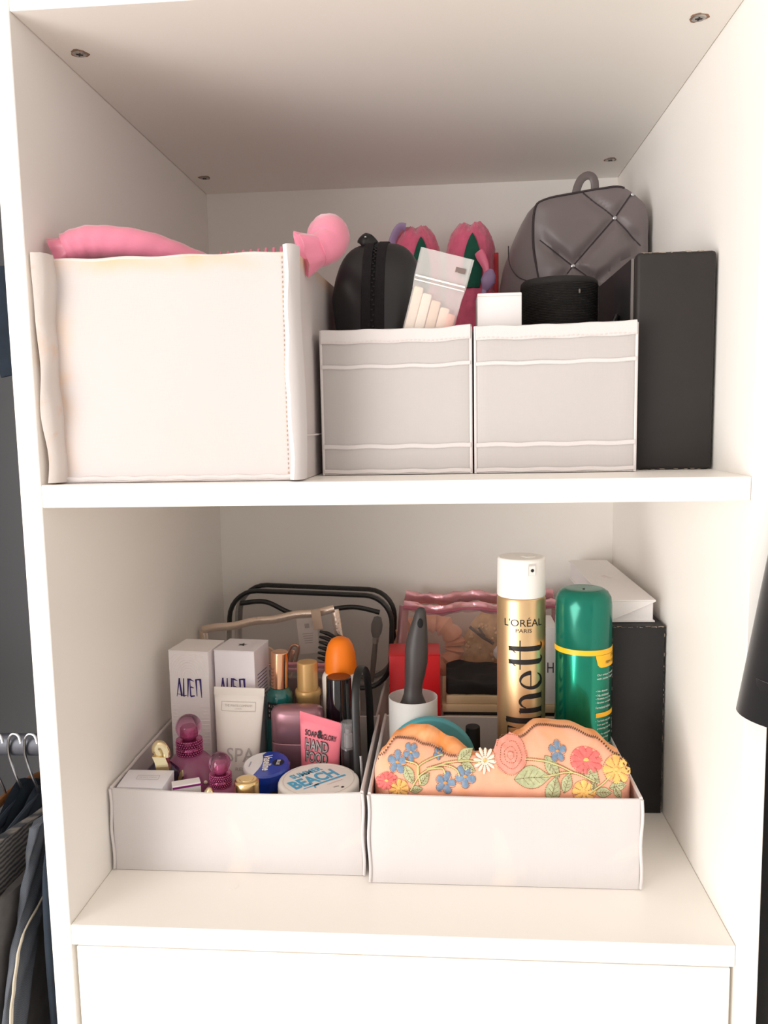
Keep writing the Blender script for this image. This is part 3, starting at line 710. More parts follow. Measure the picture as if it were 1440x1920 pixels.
# -- lip balm tin on a dark box
t = finish(bbox(-.0225, .0225, -.022, .022, 0, .0535, .001), 'dark_carton', mat('dark_navy_card', (26, 25, 34), rough=.45), None, loc=(.1405, .1625, FZ), ang=30); tag(t, 'small dark navy carton under the round blue lip balm tin', 'box')
BLU = mat('royal_blue_enamel', (28, 62, 168), rough=.22, coat=.5)
t = thing('lip_balm_tin', 'round blue and white lip balm tin lying on dark carton', 'tin', (.1405, .1625, FZ+.054), (math.radians(8), 0, 0))
finish(lathe(fillet([(0, 0), (.0232, 0), (.0235, .0115), (0, .0115)], (1,), .002), 44), 'base', BLU, t)
finish(lathe(fillet([(.0235, .0118), (.0245, .0125), (.0245, .0195), (.0228, .0218), (0, .0218)], (1, 2, 3), .0012), 48), 'lid', mat('white_enamel', (232, 232, 236), rough=.25, coat=.5), t)
bm = bmesh.new()   # blue print over the right of the lid, sides included
n = 28; a0, a1 = math.radians(-112), math.radians(98); ring = [(.0230*math.cos(a0+(a1-a0)*k/n), .0230*math.sin(a0+(a1-a0)*k/n)) for k in range(n+1)]
top = [bm.verts.new((x, y, .0220)) for x, y in ring]
ed = [bm.verts.new((-.0088+.0045*math.sin(PI*k/8), .0228*(1-2*k/8)*(.93), .0220)) for k in range(1, 8)]
bm.faces.new(top+ed)
s1_ = [bm.verts.new((x*.0247/.0230, y*.0247/.0230, .0197)) for x, y in ring]; s2_ = [bm.verts.new((x*.0247/.0230, y*.0247/.0230, .0122)) for x, y in ring]
for k in range(n):
    bm.faces.new((top[k], top[k+1], s1_[k+1], s1_[k])); bm.faces.new((s1_[k], s1_[k+1], s2_[k+1], s2_[k]))
finish(bm, 'blue_print', BLU, t)
lay(text_bm('Vaseline', bold=.03, w=.0290, h=.0088), plane_fn((.0010, .001, .0222), (.12, -1, 0), (1, .12, 0)), WPLA, t)
lay(text_bm('Lip Therapy', w=.014, h=.0026), plane_fn((-.0058, .001, .0222), (0, -1, 0), (1, 0, 0)), WPLA, t)
lay(text_bm('ORIGINAL', w=.010, h=.0016), plane_fn((-.0165, -.002, .0220), (0, -1, 0), (1, 0, 0)), mat('blue_ink', (60, 80, 140)), t)
lay(polys_bm([[(.0062*math.cos(2*PI*k/24), .0062*math.sin(2*PI*k/24)) for k in range(24)]]), plane_fn((.0125, .002, .02212), (1, 0, 0), (0, 1, 0)), mat('navy_ink', (16, 20, 44)), t, 'round_mark')
lay(text_bm('BLUE', bold=.02, w=.009, h=.0035), plane_fn((.0125, .002, .0223), (0, -1, 0), (1, 0, 0)), WPLA, t)

# -- summer beach tub
t = thing('cream_tub', 'wide white cream tub with blue lettering on its lid in perfume bin', 'tub', (.2000, .1320, FZ))
finish(lathe(fillet([(0, 0), (.0385, 0), (.0395, .052), (0, .052)], (1,), .003), 56), 'pot', WPLA, t)
finish(lathe(fillet([(.0395, .050), (.0408, .051), (.0408, .0700), (.0385, .0722), (0, .0722)], (1, 2, 3), .0016), 64), 'lid', WPLA, t)
finish(lathe([(.0352, .0722), (.0354, .0725), (.0358, .0725), (.0360, .0722)], 64, open0=True, open1=True), 'lid_groove', STITCH, t)
SKY = mat('sky_blue_print', (70, 172, 214), rough=.4)
ang = math.radians(42); U = (math.cos(ang), math.sin(ang), 0); V = (-math.sin(ang), math.cos(ang), 0)
def on_lid(x, y): return plane_fn((x, y, .07245), U, V)
lay(text_bm('SUMMER', bold=.03, w=.0360, h=.0098), on_lid(-.0150, .0135), SKY, t)
lay(text_bm('BEACH', bold=.04, w=.0520, h=.0190), on_lid(-.0050, .0000), SKY, t)
lay(polys_bm([stroke((-.020, 0), (.0, .0004), .001, .0026), stroke((0, .0004), (.0300, 0), .0026, .0032)]+arcpoly(-.004, -.0052, .0050, .0050, 70, 190, .0040, .0008)), on_lid(.0035, -.0095), SKY, t, 'wave_mark')
lay(text_bm('Hydrating & Softening', w=.0175, h=.0015), on_lid(.0175, -.0060), INK, t); lay(text_bm('200g', w=.0062, h=.0024), on_lid(.0200, -.0160), INK, t)
P = [(.0016*math.cos(2*PI*k/12)*(1.3 if k % 3 else .8), .0014*math.sin(2*PI*k/12)) for k in range(12)]; lay(polys_bm([P]), on_lid(.0265, -.0165), INK, t, 'leaf_mark')

# -- pink hand cream
HPINK = mat('pink_tube_plastic', (244, 130, 146), rough=.4, spec=.5)
t, fn = squeeze_tube('hand_cream', 'pink hand cream tube with bold black and silver lettering', (.1905, .1885, FZ), (0, math.radians(2), math.radians(-3)), .0225, .0195, .0078, .1155, .02, HPINK, mat('black_cap', (30, 28, 30), rough=.4))
for o in t.children:
    if o.name.startswith('body'):
        for v in o.data.vertices:
            if v.co.z > .05: v.co.z -= (v.co.x+.0)*.24*min(1, (v.co.z-.05)/.06)
def tilt(f): 
    def g(a, b):
        p = f(a, b); z = p[2]; return (p[0], p[1]-.0004, z-p[0]*.24*min(1, max(0, (z-.05)/.06)))
    return g
lay(text_bm('SOAP', bold=.02, w=.0130, h=.0062), tilt(fn(.0962, -.0098)), INK, t); lay(text_bm('GLORY', bold=.02, w=.0140, h=.0062), tilt(fn(.0962, .0108)), INK, t)
lay(text_bm('&', bold=.04, w=.0070, h=.0088), tilt(fn(.0975, .0005)), INK, t)
SILV = mat('silver_print', (176, 172, 172), rough=.3, metal=.4)
for s, z, w in (('HAND', .0848, .0245), ('FOOD', .0722, .0235)):
    lay(text_bm(s, bold=.055, w=w+.0014, h=.0122), tilt(fn(z, -.0032)), INK, t)
    g = tilt(fn(z, -.0032)); lay(text_bm(s, bold=.012, w=w, h=.0110), lambda a, b, g=g: tuple(Vector(g(a, b))+Vector((0, -.0004, 0))), SILV, t)

# -- mauve case
MAUV = mat('mauve_metallic', (160, 118, 128), rough=.3, metal=.55, spec=.5)
t = thing('perfume_case', 'metallic mauve rounded perfume bottle behind pink hand cream', 'perfume bottle', (.1655, .2100, FZ))
def stadium(hw, hd, n=40, e=.55): return [(hw*math.copysign(abs(math.cos(2*PI*k/n))**e, math.cos(2*PI*k/n)), hd*math.copysign(abs(math.sin(2*PI*k/n))**.8, math.sin(2*PI*k/n))) for k in range(n)]
def stad_bm(prof): 
    bm = bmesh.new(); loft(bm, [[Vector((x, y, z)) for x, y in stadium(.0293-i, max(.0135-i, .001))] for i, z in prof]); return bm
finish(stad_bm([(.002, 0), (0, .002), (0, .080), (.0006, .0808)]), 'body', MAUV, t); finish(stad_bm([(.0006, .0812), (0, .082), (0, .112), (.0015, .1165), (.004, .1190), (.007, .1200)]), 'cap', MAUV, t, ang=50)

# -- teal bottle
TEAL = mat('teal_glass', (8, 96, 92), rough=.12, spec=.7, coat=.6)
t = thing('mist_bottle', 'teal glass bottle with rose gold cap and small black label', 'bottle', (.1345, .2405, FZ), (0, math.radians(2.2), 0))
finish(lathe(fillet([(0, 0), (.0150, 0), (.0155, .118), (.0150, .124), (.0110, .1295), (.0100, .1305), (0, .1305)], (1, 2, 3, 4), .004), 40), 'glass', TEAL, t)
finish(lathe(fillet([(.0092, .1305), (.0098, .131), (.0100, .1715), (.0088, .1725), (0, .1725)], (2, 3), .001), 36), 'cap', ROSE, t)
lay(polys_bm([[( -.007+.014*i/6, -.0095), (-.007+.014*(i+1)/6, -.0095), (-.007+.014*(i+1)/6, .0095), (-.007+.014*i/6, .0095)] for i in range(6)]), cyl_fn(.0157, -.35, .107), BLACKM, t, 'label')
for i, (a, b) in enumerate((('R I T', .0055), ('U A', 0), ('S', -.0055))): lay(text_bm(a, w=(.0085, .0052, .0016)[i], h=.0028, cuts=4), (lambda f: (lambda p, q: f(p-(.0, .0016, .0035)[i], q)))(cyl_fn(.0159, -.35, .107+b)), WPLA, t)

# -- amber pump bottle
AMB = mat('amber_oil_bottle', (150, 92, 40), rough=.1, trans=.5, spec=.7); CHAMP = mat('champagne_plastic', (206, 166, 108), rough=.35, metal=.25)
t = thing('oil_bottle', 'amber oil bottle with champagne gold pump cap', 'bottle', (.1700, .2520, FZ))
finish(lathe(fillet([(0, 0), (.0170, 0), (.0175, .088), (.0150, .100), (.0135, .104), (0, .104)], (1, 2, 3), .005), 40), 'glass', AMB, t)
finish(lathe([(.0130, .101), (.0138, .103), (.0138, .116), (.0150, .118), (.0150, .1225), (.0142, .1245), (.0122, .1250), (0, .1250)], 36), 'collar', CHAMP, t)
finish(lathe(fillet([(.0118, .1248), (.0120, .125), (.0117, .1560), (.0105, .1570), (0, .1570)], (2, 3), .001), 36), 'overcap', CHAMP, t)

# -- roll-on deodorant
ORG = mat('orange_cap', (246, 128, 24), rough=.42, spec=.4)
t = thing('roll_on', 'white roll on deodorant with domed orange cap', 'deodorant', (.2078, .2580, FZ))
finish(lathe(fillet([(0, 0), (.0205, 0), (.0212, .100), (.0216, .130), (.0218, .1385), (.0190, .1440), (0, .1445)], (1, 4, 5), .003), 44), 'bottle', WPLA, t)
finish(lathe([(.0182, .1430), (.0183, .1450), (.0180, .1560), (.0168, .1660), (.0142, .1755), (.0105, .1812), (.0055, .1838), (0, .1842)], 40), 'cap', ORG, t)
# -- black bottle with copper top
t = thing('black_bottle', 'glossy black bottle with flat copper coloured top', 'bottle', (.2105, .2195, FZ))
GB = mat('black_gloss', (14, 14, 20), rough=.12, spec=.6, coat=.5)
finish(lathe(fillet([(0, 0), (.0152, 0), (.0150, .090), (.0138, .1495), (.0128, .1500)], (1,), .002), 40, open1=True), 'body', GB, t)
finish(lathe([(.0128, .1498), (.0126, .1503), (.0012, .1496), (.0008, .1486), (0, .1486)], 36), 'top', mat('copper_top', (120, 66, 36), rough=.4, metal=.4), t)
# -- atomiser
CLP = mat('clear_cap_plastic', (190, 188, 190), rough=.06, alpha=.24, spec=.7)
t = thing('atomiser', 'small dark travel atomiser with clear cap', 'atomiser', (.2245, .1815, FZ))
finish(lathe(fillet([(0, 0), (.0078, 0), (.0078, .084), (.0070, .086), (0, .086)], (1, 2), .001), 28), 'barrel', mat('dark_pewter', (70, 66, 68), rough=.25, metal=.7), t)
finish(lathe(fillet([(.0080, .085), (.0080, .1120), (.0070, .1135), (0, .1135)], (1, 2), .001), 28, open0=True), 'cap', CLP, t)
finish(lathe([(0, .086), (.0045, .086), (.0045, .100), (.003, .101), (.003, .106), (0, .106)], 20), 'nozzle', mat('grey_nozzle', (150, 148, 150), rough=.3, metal=.5), t)
# -- black headband
t = thing('hairband', 'black plastic hairband standing on edge beside the bin wall', 'hairband', (.2372, .185, FZ+.0005))
pts = smoothpts([(.003, -.036, .0), (.0015, -.036, .05), (0, -.034, .10), (-.001, -.028, .145), (-.0005, -.014, .165), (.001, .012, .168), (.003, .045, .150), (.004, .062, .11), (.0045, .064, .05), (.0045, .064, 0)], 6)
finish(tube(pts, .0042, 10, flat=.28, up=(1, 0, 0)), 'band', BLACKP, t)
finish(tube([(.0045, -.0375, .050), (.0048, -.0385, .066), (.0045, -.0385, .082), (.004, -.0375, .090)], .0012, 8), 'metal_end', METAL, t)

# -- clear bags behind
FILM = mat('clear_vinyl', (214, 206, 200), rough=.12, alpha=.18, spec=.6, bump=.6, bs=24); TRIM = mat('black_vinyl_trim', (34, 34, 34), rough=.25, spec=.6)
def rrect(x0, x1, z0, z1, r, n=7):
    out = []
    for cx, cz, a0 in ((x1-r, z0+r, -90), (x1-r, z1-r, 0), (x0+r, z1-r, 90), (x0+r, z0+r, 180)):
        for k in range(n+1): a = math.radians(a0+90*k/n); out.append((cx+r*math.cos(a), cz+r*math.sin(a)))
    return out
def resample(out, n=72):
    P = [Vector(p) for p in out]+[Vector(out[0])]; L = [0]
    for a, b in zip(P, P[1:]): L.append(L[-1]+(b-a).length)
    res = []; i = 0
    for k in range(n):
        d = L[-1]*k/n
        while L[i+1] < d: i += 1
        q = P[i].lerp(P[i+1], (d-L[i])/max(L[i+1]-L[i], 1e-9)); res.append((q.x, q.y))
    return res
def pillow(out, y0, puff, nr=10, wrinkle=.002, seed=0, cz=None):
    out = resample(out)
    cx = sum(p[0] for p in out)/len(out); cz = cz or sum(p[1] for p in out)/len(out); rings = []
    for k in range(nr, -1, -1):
        r = .03+.97*k/nr
        rings.append([Vector((cx+(x-cx)*r, y0-puff*(1-r**2.2)+wrinkle*noise.noise(Vector((x*r*30+seed, 0, z*r*30)))*(1-r**4), cz+(z-cz)*r)) for x, z in out])
    bm = bmesh.new(); loft(bm, rings, cap0=False); return bm
t = thing('clear_bag', 'clear vinyl toiletry bag with black piped edges against the back panel', 'bag', (.140, .445, .0745), (math.radians(-4), math.radians(2.5), 0))
o1 = rrect(-.110, .112, 0, .126, .038)
finish(pillow(o1, -.030, .008, seed=2), 'front_film', FILM, t); finish(pillow(o1, .028, -.004, seed=5), 'back_film', FILM, t)
def ringtube(out, y, r, m, nm, flat=1, wob=0):
    p = [Vector((x, y+wob*math.sin(i*.6), z)) for i, (x, z) in enumerate(out)]; p.append(p[0]); finish(tube(p, r, 8, flat=flat), nm, m, t)
ringtube(o1, -.030, .0034, TRIM, 'piping'); ringtube(o1, .028, .0034, TRIM, 'piping')
TRIMF = mat('smoky_vinyl', (52, 50, 48), rough=.15, alpha=.72, spec=.6)
bm = bmesh.new(); loft(bm, [[Vector((x, -.028, z)) for x, z in o1], [Vector((x*1.012, -.012, z*1.01)) for x, z in o1]], cap0=False, cap1=False); finish(bm, 'gusset', TRIMF, t)
bm = bmesh.new(); loft(bm, [[Vector((x*1.012, .004, z*1.01)) for x, z in o1], [Vector((x, .026, z)) for x, z in o1]], cap0=False, cap1=False); finish(bm, 'gusset', TRIMF, t)
finish(tube(smoothpts([(-.095, -.031, .108), (-.06, -.033, .112), (-.02, -.036, .098), (.02, -.034, .104), (.06, -.033, .110), (.095, -.031, .104)], 6), .0034, 8), 'zip_fold', TRIM, t)

t = thing('makeup_brush', 'dark makeup brush inside the black piped clear bag', 'brush', (.226, .430, .0765), (math.radians(-4), math.radians(6), 0))
finish(lathe([(0, 0), (.003, .001), (.004, .03), (.0035, .055), (0, .055)], 14), 'handle', mat('brush_handle', (60, 44, 40), rough=.3), t); finish(lathe([(.0042, .054), (.0045, .062), (0, .062)], 14), 'ferrule', METAL, t)
finish(lathe([(.004, .061), (.0075, .070), (.008, .080), (.005, .090), (0, .092)], 16), 'bristles', mat('dark_bristle', (46, 36, 34), rough=.9, bump=.8, bs=400), t)
ZIPC = mat('champagne_metallic_trim', (222, 200, 182), rough=.25, metal=.75, bump=.8, bs=260)
t = thing('clear_pouch', 'clear vinyl pouch with champagne zip trim holding hair clips, in front of black piped bag', 'pouch', (.112, .370, .0725), (math.radians(-6), math.radians(-9), 0))
o2 = rrect(-.088, .090, 0, .105, .006)
finish(pillow(o2, -.008, .010, seed=8), 'front_film', FILM, t); finish(pillow(o2, .008, -.006, seed=11), 'back_film', FILM, t)
finish(tube([(-.088+.178*k/20, -.001, .1055+.001*math.sin(k)) for k in range(21)], .0052, 8, flat=.35, up=(0, 0, 1)), 'zip_trim', ZIPC, t)
for x in (-.088, .090):
    finish(tube([(x, 0, .105*k/10) for k in range(11)], .0056, 8, flat=.35, up=(1, 0, 0)), 'side_trim', ZIPC, t)
bm = bbox(.062, .074, -.016, -.0145, .085, .110, .0004); finish(bm, 'zip_pull', mat('beige_tab', (196, 172, 152), rough=.6), t)
for o in t.children: pass
# hair things inside that pouch
RG = mat('rose_clip_metal', (206, 150, 122), rough=.2, metal=.9); BEIGE = mat('beige_plastic', (214, 172, 140), rough=.45)
t = thing('hair_clip', 'rose gold metal hair clip inside the champagne trimmed pouch', 'hair clip', (.122, .3665, .1045), (math.radians(-6), math.radians(14), 0))
finish(tube(smoothpts([(-.005, 0, 0), (-.005, 0, .028), (-.003, 0, .040), (.003, 0, .0425), (.0065, 0, .036), (.006, 0, .0)], 5), .0022, 8), 'frame', RG, t)
finish(bbox(-.003, .0035, -.0012, .0012, .002, .036, .0008), 'tongue', RG, t)
t = thing('hair_clip', 'round beige hair clip inside the champagne trimmed pouch', 'hair clip', (.095, .3660, .116), (math.radians(-6), 0, 0))
finish(lathe([(0, 0), (.013, 0), (.0145, .0015), (.013, .003), (0, .003)], 32), 'disc', BEIGE, t, rot=(PI/2, 0, 0), loc=(0, 0, .0145)); finish(tube([(-.010, -.003, .005), (.010, -.003, .005)], .0014, 8), 'pin', RG, t)
t = tag(finish(bbox(-.011, .015, -.0004, .0004, 0, .046), 'paper_card', mat('pale_card', (206, 196, 190), rough=.7), None, loc=(.150, .3745, .133), rot=(math.radians(-6), math.radians(-6), 0), smooth=False), 'pale printed card inside the champagne trimmed pouch', 'card')
bm = bmesh.new(); box(bm, (.002, -.0006, .036), (.006, .0003, .006)); [box(bm, (.002, -.0006, .026-.003*k), (.014-.001*k, .0003, .0008)) for k in range(5)]; finish(bm, 'print', mat('faded_ink', (150, 140, 138)), t, smooth=False)
BR = mat('black_bristle_plastic', (36, 33, 34), rough=.5)
t = thing('hair_comb', 'black claw hair clip with long teeth inside the champagne trimmed pouch', 'hair clip', (.182, .3615, .0975), (math.radians(-4), math.radians(6), 0))
finish(tube(smoothpts([(0.012, .002, 0), (.006, .003, .02), (.002, .003, .045), (.004, .002, .062)], 5), .004, 8), 'spine', BR, t)
for k in range(8):
    z = .008+.0068*k; finish(tube(smoothpts([(.004, .001, z), (-.010, -.002, z+.008), (-.022, -.001, z+.010)], 4), [.0026]*6+[.002, .0018, .0014], 7), 'tooth', BR, t)
PZ = mat('pink_metallic_trim', (206, 140, 156), rough=.28, metal=.5, bump=.6, bs=200)
t = thing('small_pouch', 'small clear pouch with pink metallic zip behind the teal bottle', 'pouch', (.146, .302, .0725), (math.radians(-5), math.radians(1), 0))
o3 = rrect(-.032, .036, 0, .066, .004); finish(pillow(o3, -.005, .005, seed=21), 'front_film', FILM, t); finish(pillow(o3, .005, -.004, seed=23), 'back_film', FILM, t)
for dz in (.061, .067): finish(tube([(-.032+.068*k/12, 0, dz+.0008*math.sin(k)) for k in range(13)], .0032, 8, flat=.7), 'zip_trim', PZ, t)
finish(tube([(.036, 0, .066*k/8) for k in range(9)], .003, 8), 'side_trim', PZ, t)
finish(bbox(-.026, .03, -.002, .004, .003, .050, .002), 'contents', mat('plum_cloth', (96, 60, 74), rough=.8, var=.2, vs=60), t)

# ================================================================== lower shelf: pouch bin
# -- embroidered pouch
PEACH = mat('peach_cotton', (246, 180, 150), rough=.85, spec=.15, sheen=.2, weave=.15, bs=420, var=.05, vs=30, stain=(238, 158, 100), stscale=22, stlo=.55, sthi=.85)
ORNG = mat('orange_cotton', (242, 176, 128), rough=.85, spec=.15, bump=.2, bs=120, stain=(224, 140, 80), stscale=30, stlo=.45, sthi=.65)
t = thing('embroidered_pouch', 'peach cotton zip pouch embroidered with flowers and leaves in low bin', 'pouch', (.380, .12, FZ))
XZ = [.258, .266, .281, .295, .309, .333, .356, .379, .398, .417, .445, .468, .488, .497, .5015]
ZF = [.098, .115, .1275, .1275, .1235, .1150, .1145, .1180, .129, .1375, .1365, .1300, .1180, .105, .090]
ZR = [.098, .116, .1300, .1370, .1385, .1290, .1150, .1160, .131, .1390, .1385, .1330, .1205, .106, .090]
def wr_(x, z): return .0024*noise.noise(Vector((x*38, z*38, 2)))+.0011*noise.noise(Vector((x*95, z*60, 7)))
def fy(z): return .0875+(11.6*(z-.08)**2 if z > .08 else 0)
bm = bmesh.new(); rings = []; N = 70
for i in range(N+1):
    x = .2595+(.5005-.2595)*i/N; zf = interp(XZ, ZF, x); zr = interp(XZ, ZR, x)
    e = min(1, math.sin(PI*min(max((x-.2590)/(.5012-.2590), 0), 1))*6); e = e**.5; ym = .124
    P = []
    for k in range(15):
        z = .003+(zf-.004)*k/14; y = fy(z)
        if k == 14: pass
        y += wr_(x, z)*min(1, k/4)
        P.append((y, z))
    yt = P[-1][0]; ybk = .166
    P.append((yt+.0035, zf+.0010)); P.append((yt+.007, zf+(zr-zf)*.55)); P.append((yt+.013, zr)); P.append((min(yt+.024, ybk-.004), zr-.004))
    for k in range(1, 7): P.append((ybk-.003*math.cos(k), (zr-.008)*(1-k/6)+.003))
    rings.append([Vector((x-.380, ym+(y-ym)*(.35+.65*e)-.12, z-FZ+.0002)) for y, z in P])
vs = loft(bm, rings)
for f in bm.faces:
    c = f.calc_center_median()
for a in range(N):
    pass
bm.faces.ensure_lookup_table()
n = len(rings[0])
for a in range(N):
    for i in range(n):
        if i >= 15: bm.faces[a*n+i].material_index = 1
finish(bm, 'pouch_body', [PEACH, ORNG], t, ang=70)
ZIPT = mat('antique_brass', (110, 84, 58), rough=.4, metal=.7)
bm = bmesh.new(); bm2 = bmesh.new(); zp = []
for i in range(0, 260):
    x = .264+(.497-.264)*i/259; zf = interp(XZ, ZF, x); z = zf-.001
    if .338 < x < .398: continue
    y = fy(z)+wr_(x, z)
    box(bm, (x-.380, y-.12-.0002+(.0008 if i % 2 else -.0006), zf+.0004-FZ+(.0006 if i % 2 else -.0002)), (.0006, .0016, .0012))
stuff(finish(bm, 'zip_teeth', ZIPT, t, smooth=False))
def psurf(x, z, off=.0007):
    return Vector((x-.380, fy(z)+wr_(x, z)-off-.12, z-FZ))
FLOWERS = [('b', 0.282, 0.1097, 0.009), ('b', 0.295, 0.1178, 0.0074), ('b', 0.321, 0.1165, 0.0048), ('b', 0.3273, 0.0933, 0.0095), ('b', 0.3459, 0.0997, 0.0095), ('b', 0.433, 0.1196, 0.008), ('w', 0.3647, 0.1123, 0.0106), ('r', 0.3889, 0.1169, 0.0148), ('p', 0.4587, 0.1135, 0.0142), ('y', 0.4859, 0.1066, 0.0122), ('y', 0.4551, 0.0884, 0.0106), ('p', 0.2721, 0.0951, 0.0100), ('y', 0.2837, 0.0878, 0.0095)]
LEAVES = [(0.3462, 0.1162, 0.018, 35), (0.3491, 0.1071, 0.0148, -25), (0.2933, 0.1002, 0.018, -60), (0.3074, 0.0969, 0.0148, 50), (0.4082, 0.0993, 0.0339, 5), (0.4269, 0.1079, 0.0212, -55), (0.4269, 0.0893, 0.0254, 75), (0.4398, 0.0954, 0.018, 70), (0.4623, 0.1034, 0.0212, -50), (0.4862, 0.0935, 0.0159, 15), (0.4856, 0.0874, 0.0117, -60), (0.464, 0.0932, 0.0106, 80), (0.473, 0.0877, 0.0159, 0), (0.2998, 0.0876, 0.0127, 10)]
STEMS = [[(0.3048, 0.0924), (0.3013, 0.1054), (0.3098, 0.1117), (0.325, 0.1156)], [(0.2947, 0.0864), (0.3048, 0.1013), (0.325, 0.1088), (0.3452, 0.112), (0.3602, 0.1114)], [(0.3099, 0.1055), (0.325, 0.108), (0.3375, 0.1051), (0.3409, 0.0996)], [(0.2896, 0.1114), (0.3008, 0.1087), (0.3023, 0.1012)], [(0.4026, 0.1135), (0.4248, 0.1118), (0.4462, 0.104)], [(0.4191, 0.1007), (0.4462, 0.104), (0.4652, 0.0971)], [(0.46, 0.0875), (0.4724, 0.095), (0.4801, 0.1016)], [(0.3274, 0.1007), (0.3239, 0.1057), (0.3099, 0.1047)]]
thr = {'o': mat('orange_thread', (222, 150, 80), rough=.7), 'e': mat('deep_coral_thread', (204, 84, 92), rough=.7), 'b': mat('blue_thread', (122, 146, 172), rough=.7, bump=.8, bs=700, var=.15, vs=300), 'w': mat('ivory_thread', (250, 232, 214), rough=.7, bump=.6, bs=700), 'r': mat('rose_thread', (244, 156, 138), rough=.7, bump=.8, bs=500, var=.08, vs=200), 'p': mat('coral_thread', (232, 118, 114), rough=.7, bump=.8, bs=600, var=.1, vs=200), 'y': mat('yellow_thread', (246, 190, 110), rough=.7, bump=.8, bs=600, var=.12, vs=200), 'g': mat('sage_thread', (184, 188, 146), rough=.7, bump=.8, bs=600, var=.15, vs=250), 's': mat('pale_sage_thread', (206, 200, 140), rough=.7), 'd': mat('dark_thread', (136, 104, 70), rough=.8)}
def petal_grid(bm, cx, cz, ang_, L, wd, off, tip=.30, r0=.08, zs=1):
    """one low petal lying on the cotton: from the flower centre outwards"""
    ca, sa = math.cos(ang_), math.sin(ang_); rows = []
    for i in range(8):
        s = i/7; w_ = wd*(tip+(1-tip)*math.sin(PI*min(1, s*1.02))**.7)*(.55+.45*s if s < .8 else 1)
        if i == 7: w_ = wd*tip
        d = L*(r0+(1-r0)*s)
        rows.append([psurf(cx+ca*d-sa*w_*u, cz+zs*(sa*d+ca*w_*u), off+.00055*(1-u*u)) for u in (-1, -.5, 0, .5, 1)])
    loft(bm, rows, closed=False)
def dashes(bm, pts, step, off=.0009, r=.00026):
    """a running stitch along a line of x, z points"""
    d = 0
    for a, b in zip(pts, pts[1:]):
        A, B = Vector(a), Vector(b); L = (B-A).length; n = max(1, round(L/step))
        for k in range(n):
            p = A.lerp(B, k/n); q = A.lerp(B, (k+.55)/n); tube([psurf(p.x, p.y, off), psurf(q.x, q.y, off)], r, 4, bm)
for kd, x, z, r in FLOWERS:
    npet = {'b': 5, 'w': 12, 'r': 9, 'p': 11, 'y': 8}[kd]; zs = {'p': .70, 'w': .92, 'y': .92}.get(kd, 1); bm = bmesh.new(); sh = x*50
    for k in range(npet):
        wd = r*{'b': .40, 'w': .17, 'r': .40, 'p': .27, 'y': .33}[kd]
        petal_grid(bm, x, z, 2*PI*k/npet+sh, r*(1+.06*math.sin(k*2.7)), wd, .0004+.00012*(k % 2), {'b': .45, 'w': .35, 'r': .75, 'p': .6, 'y': .55}[kd], .14, zs)
    if kd in 'rp':
        for k in range(6): petal_grid(bm, x, z, 2*PI*k/6+.4, r*.66, r*.30, .0008, .6, .08, zs)
    if kd == 'r':
        for k in range(4): petal_grid(bm, x, z, 2*PI*k/4+.9, r*.38, r*.24, .0011, .7)
    f = finish(bm, 'flower', thr[kd], t, ang=80)
    bm = bmesh.new(); bmesh.ops.create_uvsphere(bm, u_segments=10, v_segments=6, radius=r*.2, matrix=Matrix.Translation(psurf(x, z, .0009)) @ Matrix.Diagonal((1, .25, 1, 1)))
    finish(bm, 'flower_centre', thr['r'] if kd == 'r' else thr['o'] if kd == 'b' else thr['y'], f)
    bm = bmesh.new()
    if kd == 'r':
        for q in (1.02, .68, .40, .2): dashes(bm, [(x+q*r*(1+.06*math.sin(5*a))*math.cos(a+q*3), z+q*r*(1+.06*math.sin(5*a))*math.sin(a+q*3)) for a in [k*.35 for k in range(18)]], .0016, .0015)
    elif kd == 'b':
        for k in range(5):
            a = 2*PI*k/5+sh; c = (x+.62*r*math.cos(a), z+.62*r*math.sin(a)); dashes(bm, [(c[0]+.43*r*math.cos(a+b), c[1]+.43*r*math.sin(a+b)) for b in [-1.9+.38*i for i in range(11)]], .0011, .0007)
    else:
        for k in range(npet):
            a = 2*PI*(k+.5)/npet+sh; dashes(bm, [(x+.35*r*math.cos(a), z+zs*.35*r*math.sin(a)), (x+.92*r*math.cos(a), z+zs*.92*r*math.sin(a))], .0014, .0011)
        if kd != 'w': dashes(bm, [(x+1.02*r*math.cos(b), z+zs*1.02*r*math.sin(b)) for b in [k*.3 for k in range(21)]], .0015, .0008)
    o = finish(bm, 'outline_stitch', thr['e' if kd in 'p' else 'd'], f); o['kind'] = 'stuff'
for x, z, L, a in LEAVES:
    ar = math.radians(a); bm = bmesh.new(); rows = []
    W_ = lambda s: L*.27*max(.04, math.sin(PI*s**.9))
    at_ = lambda s, u: (x+math.cos(ar)*L*(s-.5)-math.sin(ar)*W_(s)*u, z+math.sin(ar)*L*(s-.5)+math.cos(ar)*W_(s)*u)
    for i in range(9): rows.append([psurf(*at_(i/8, u), .0005+.0004*(1-u*u)) for u in (-1, -.5, 0, .5, 1)])
    loft(bm, rows, closed=False); lf = finish(bm, 'leaf', thr['g'], t, ang=80)
    bm = bmesh.new(); dashes(bm, [at_(s, 0) for s in (0, .3, .6, .95)], .0015, .0012)
    for sg in (-1, 1):
        dashes(bm, [at_(i/12, sg*1.04) for i in range(13)], .0015, .0008)
        for s in (.25, .4, .55, .7): dashes(bm, [at_(s, 0), at_(min(1, s+.14), sg*.7)], .0014, .0012, .0002)
    o = finish(bm, 'vein_stitch', thr['d'], lf); o['kind'] = 'stuff'
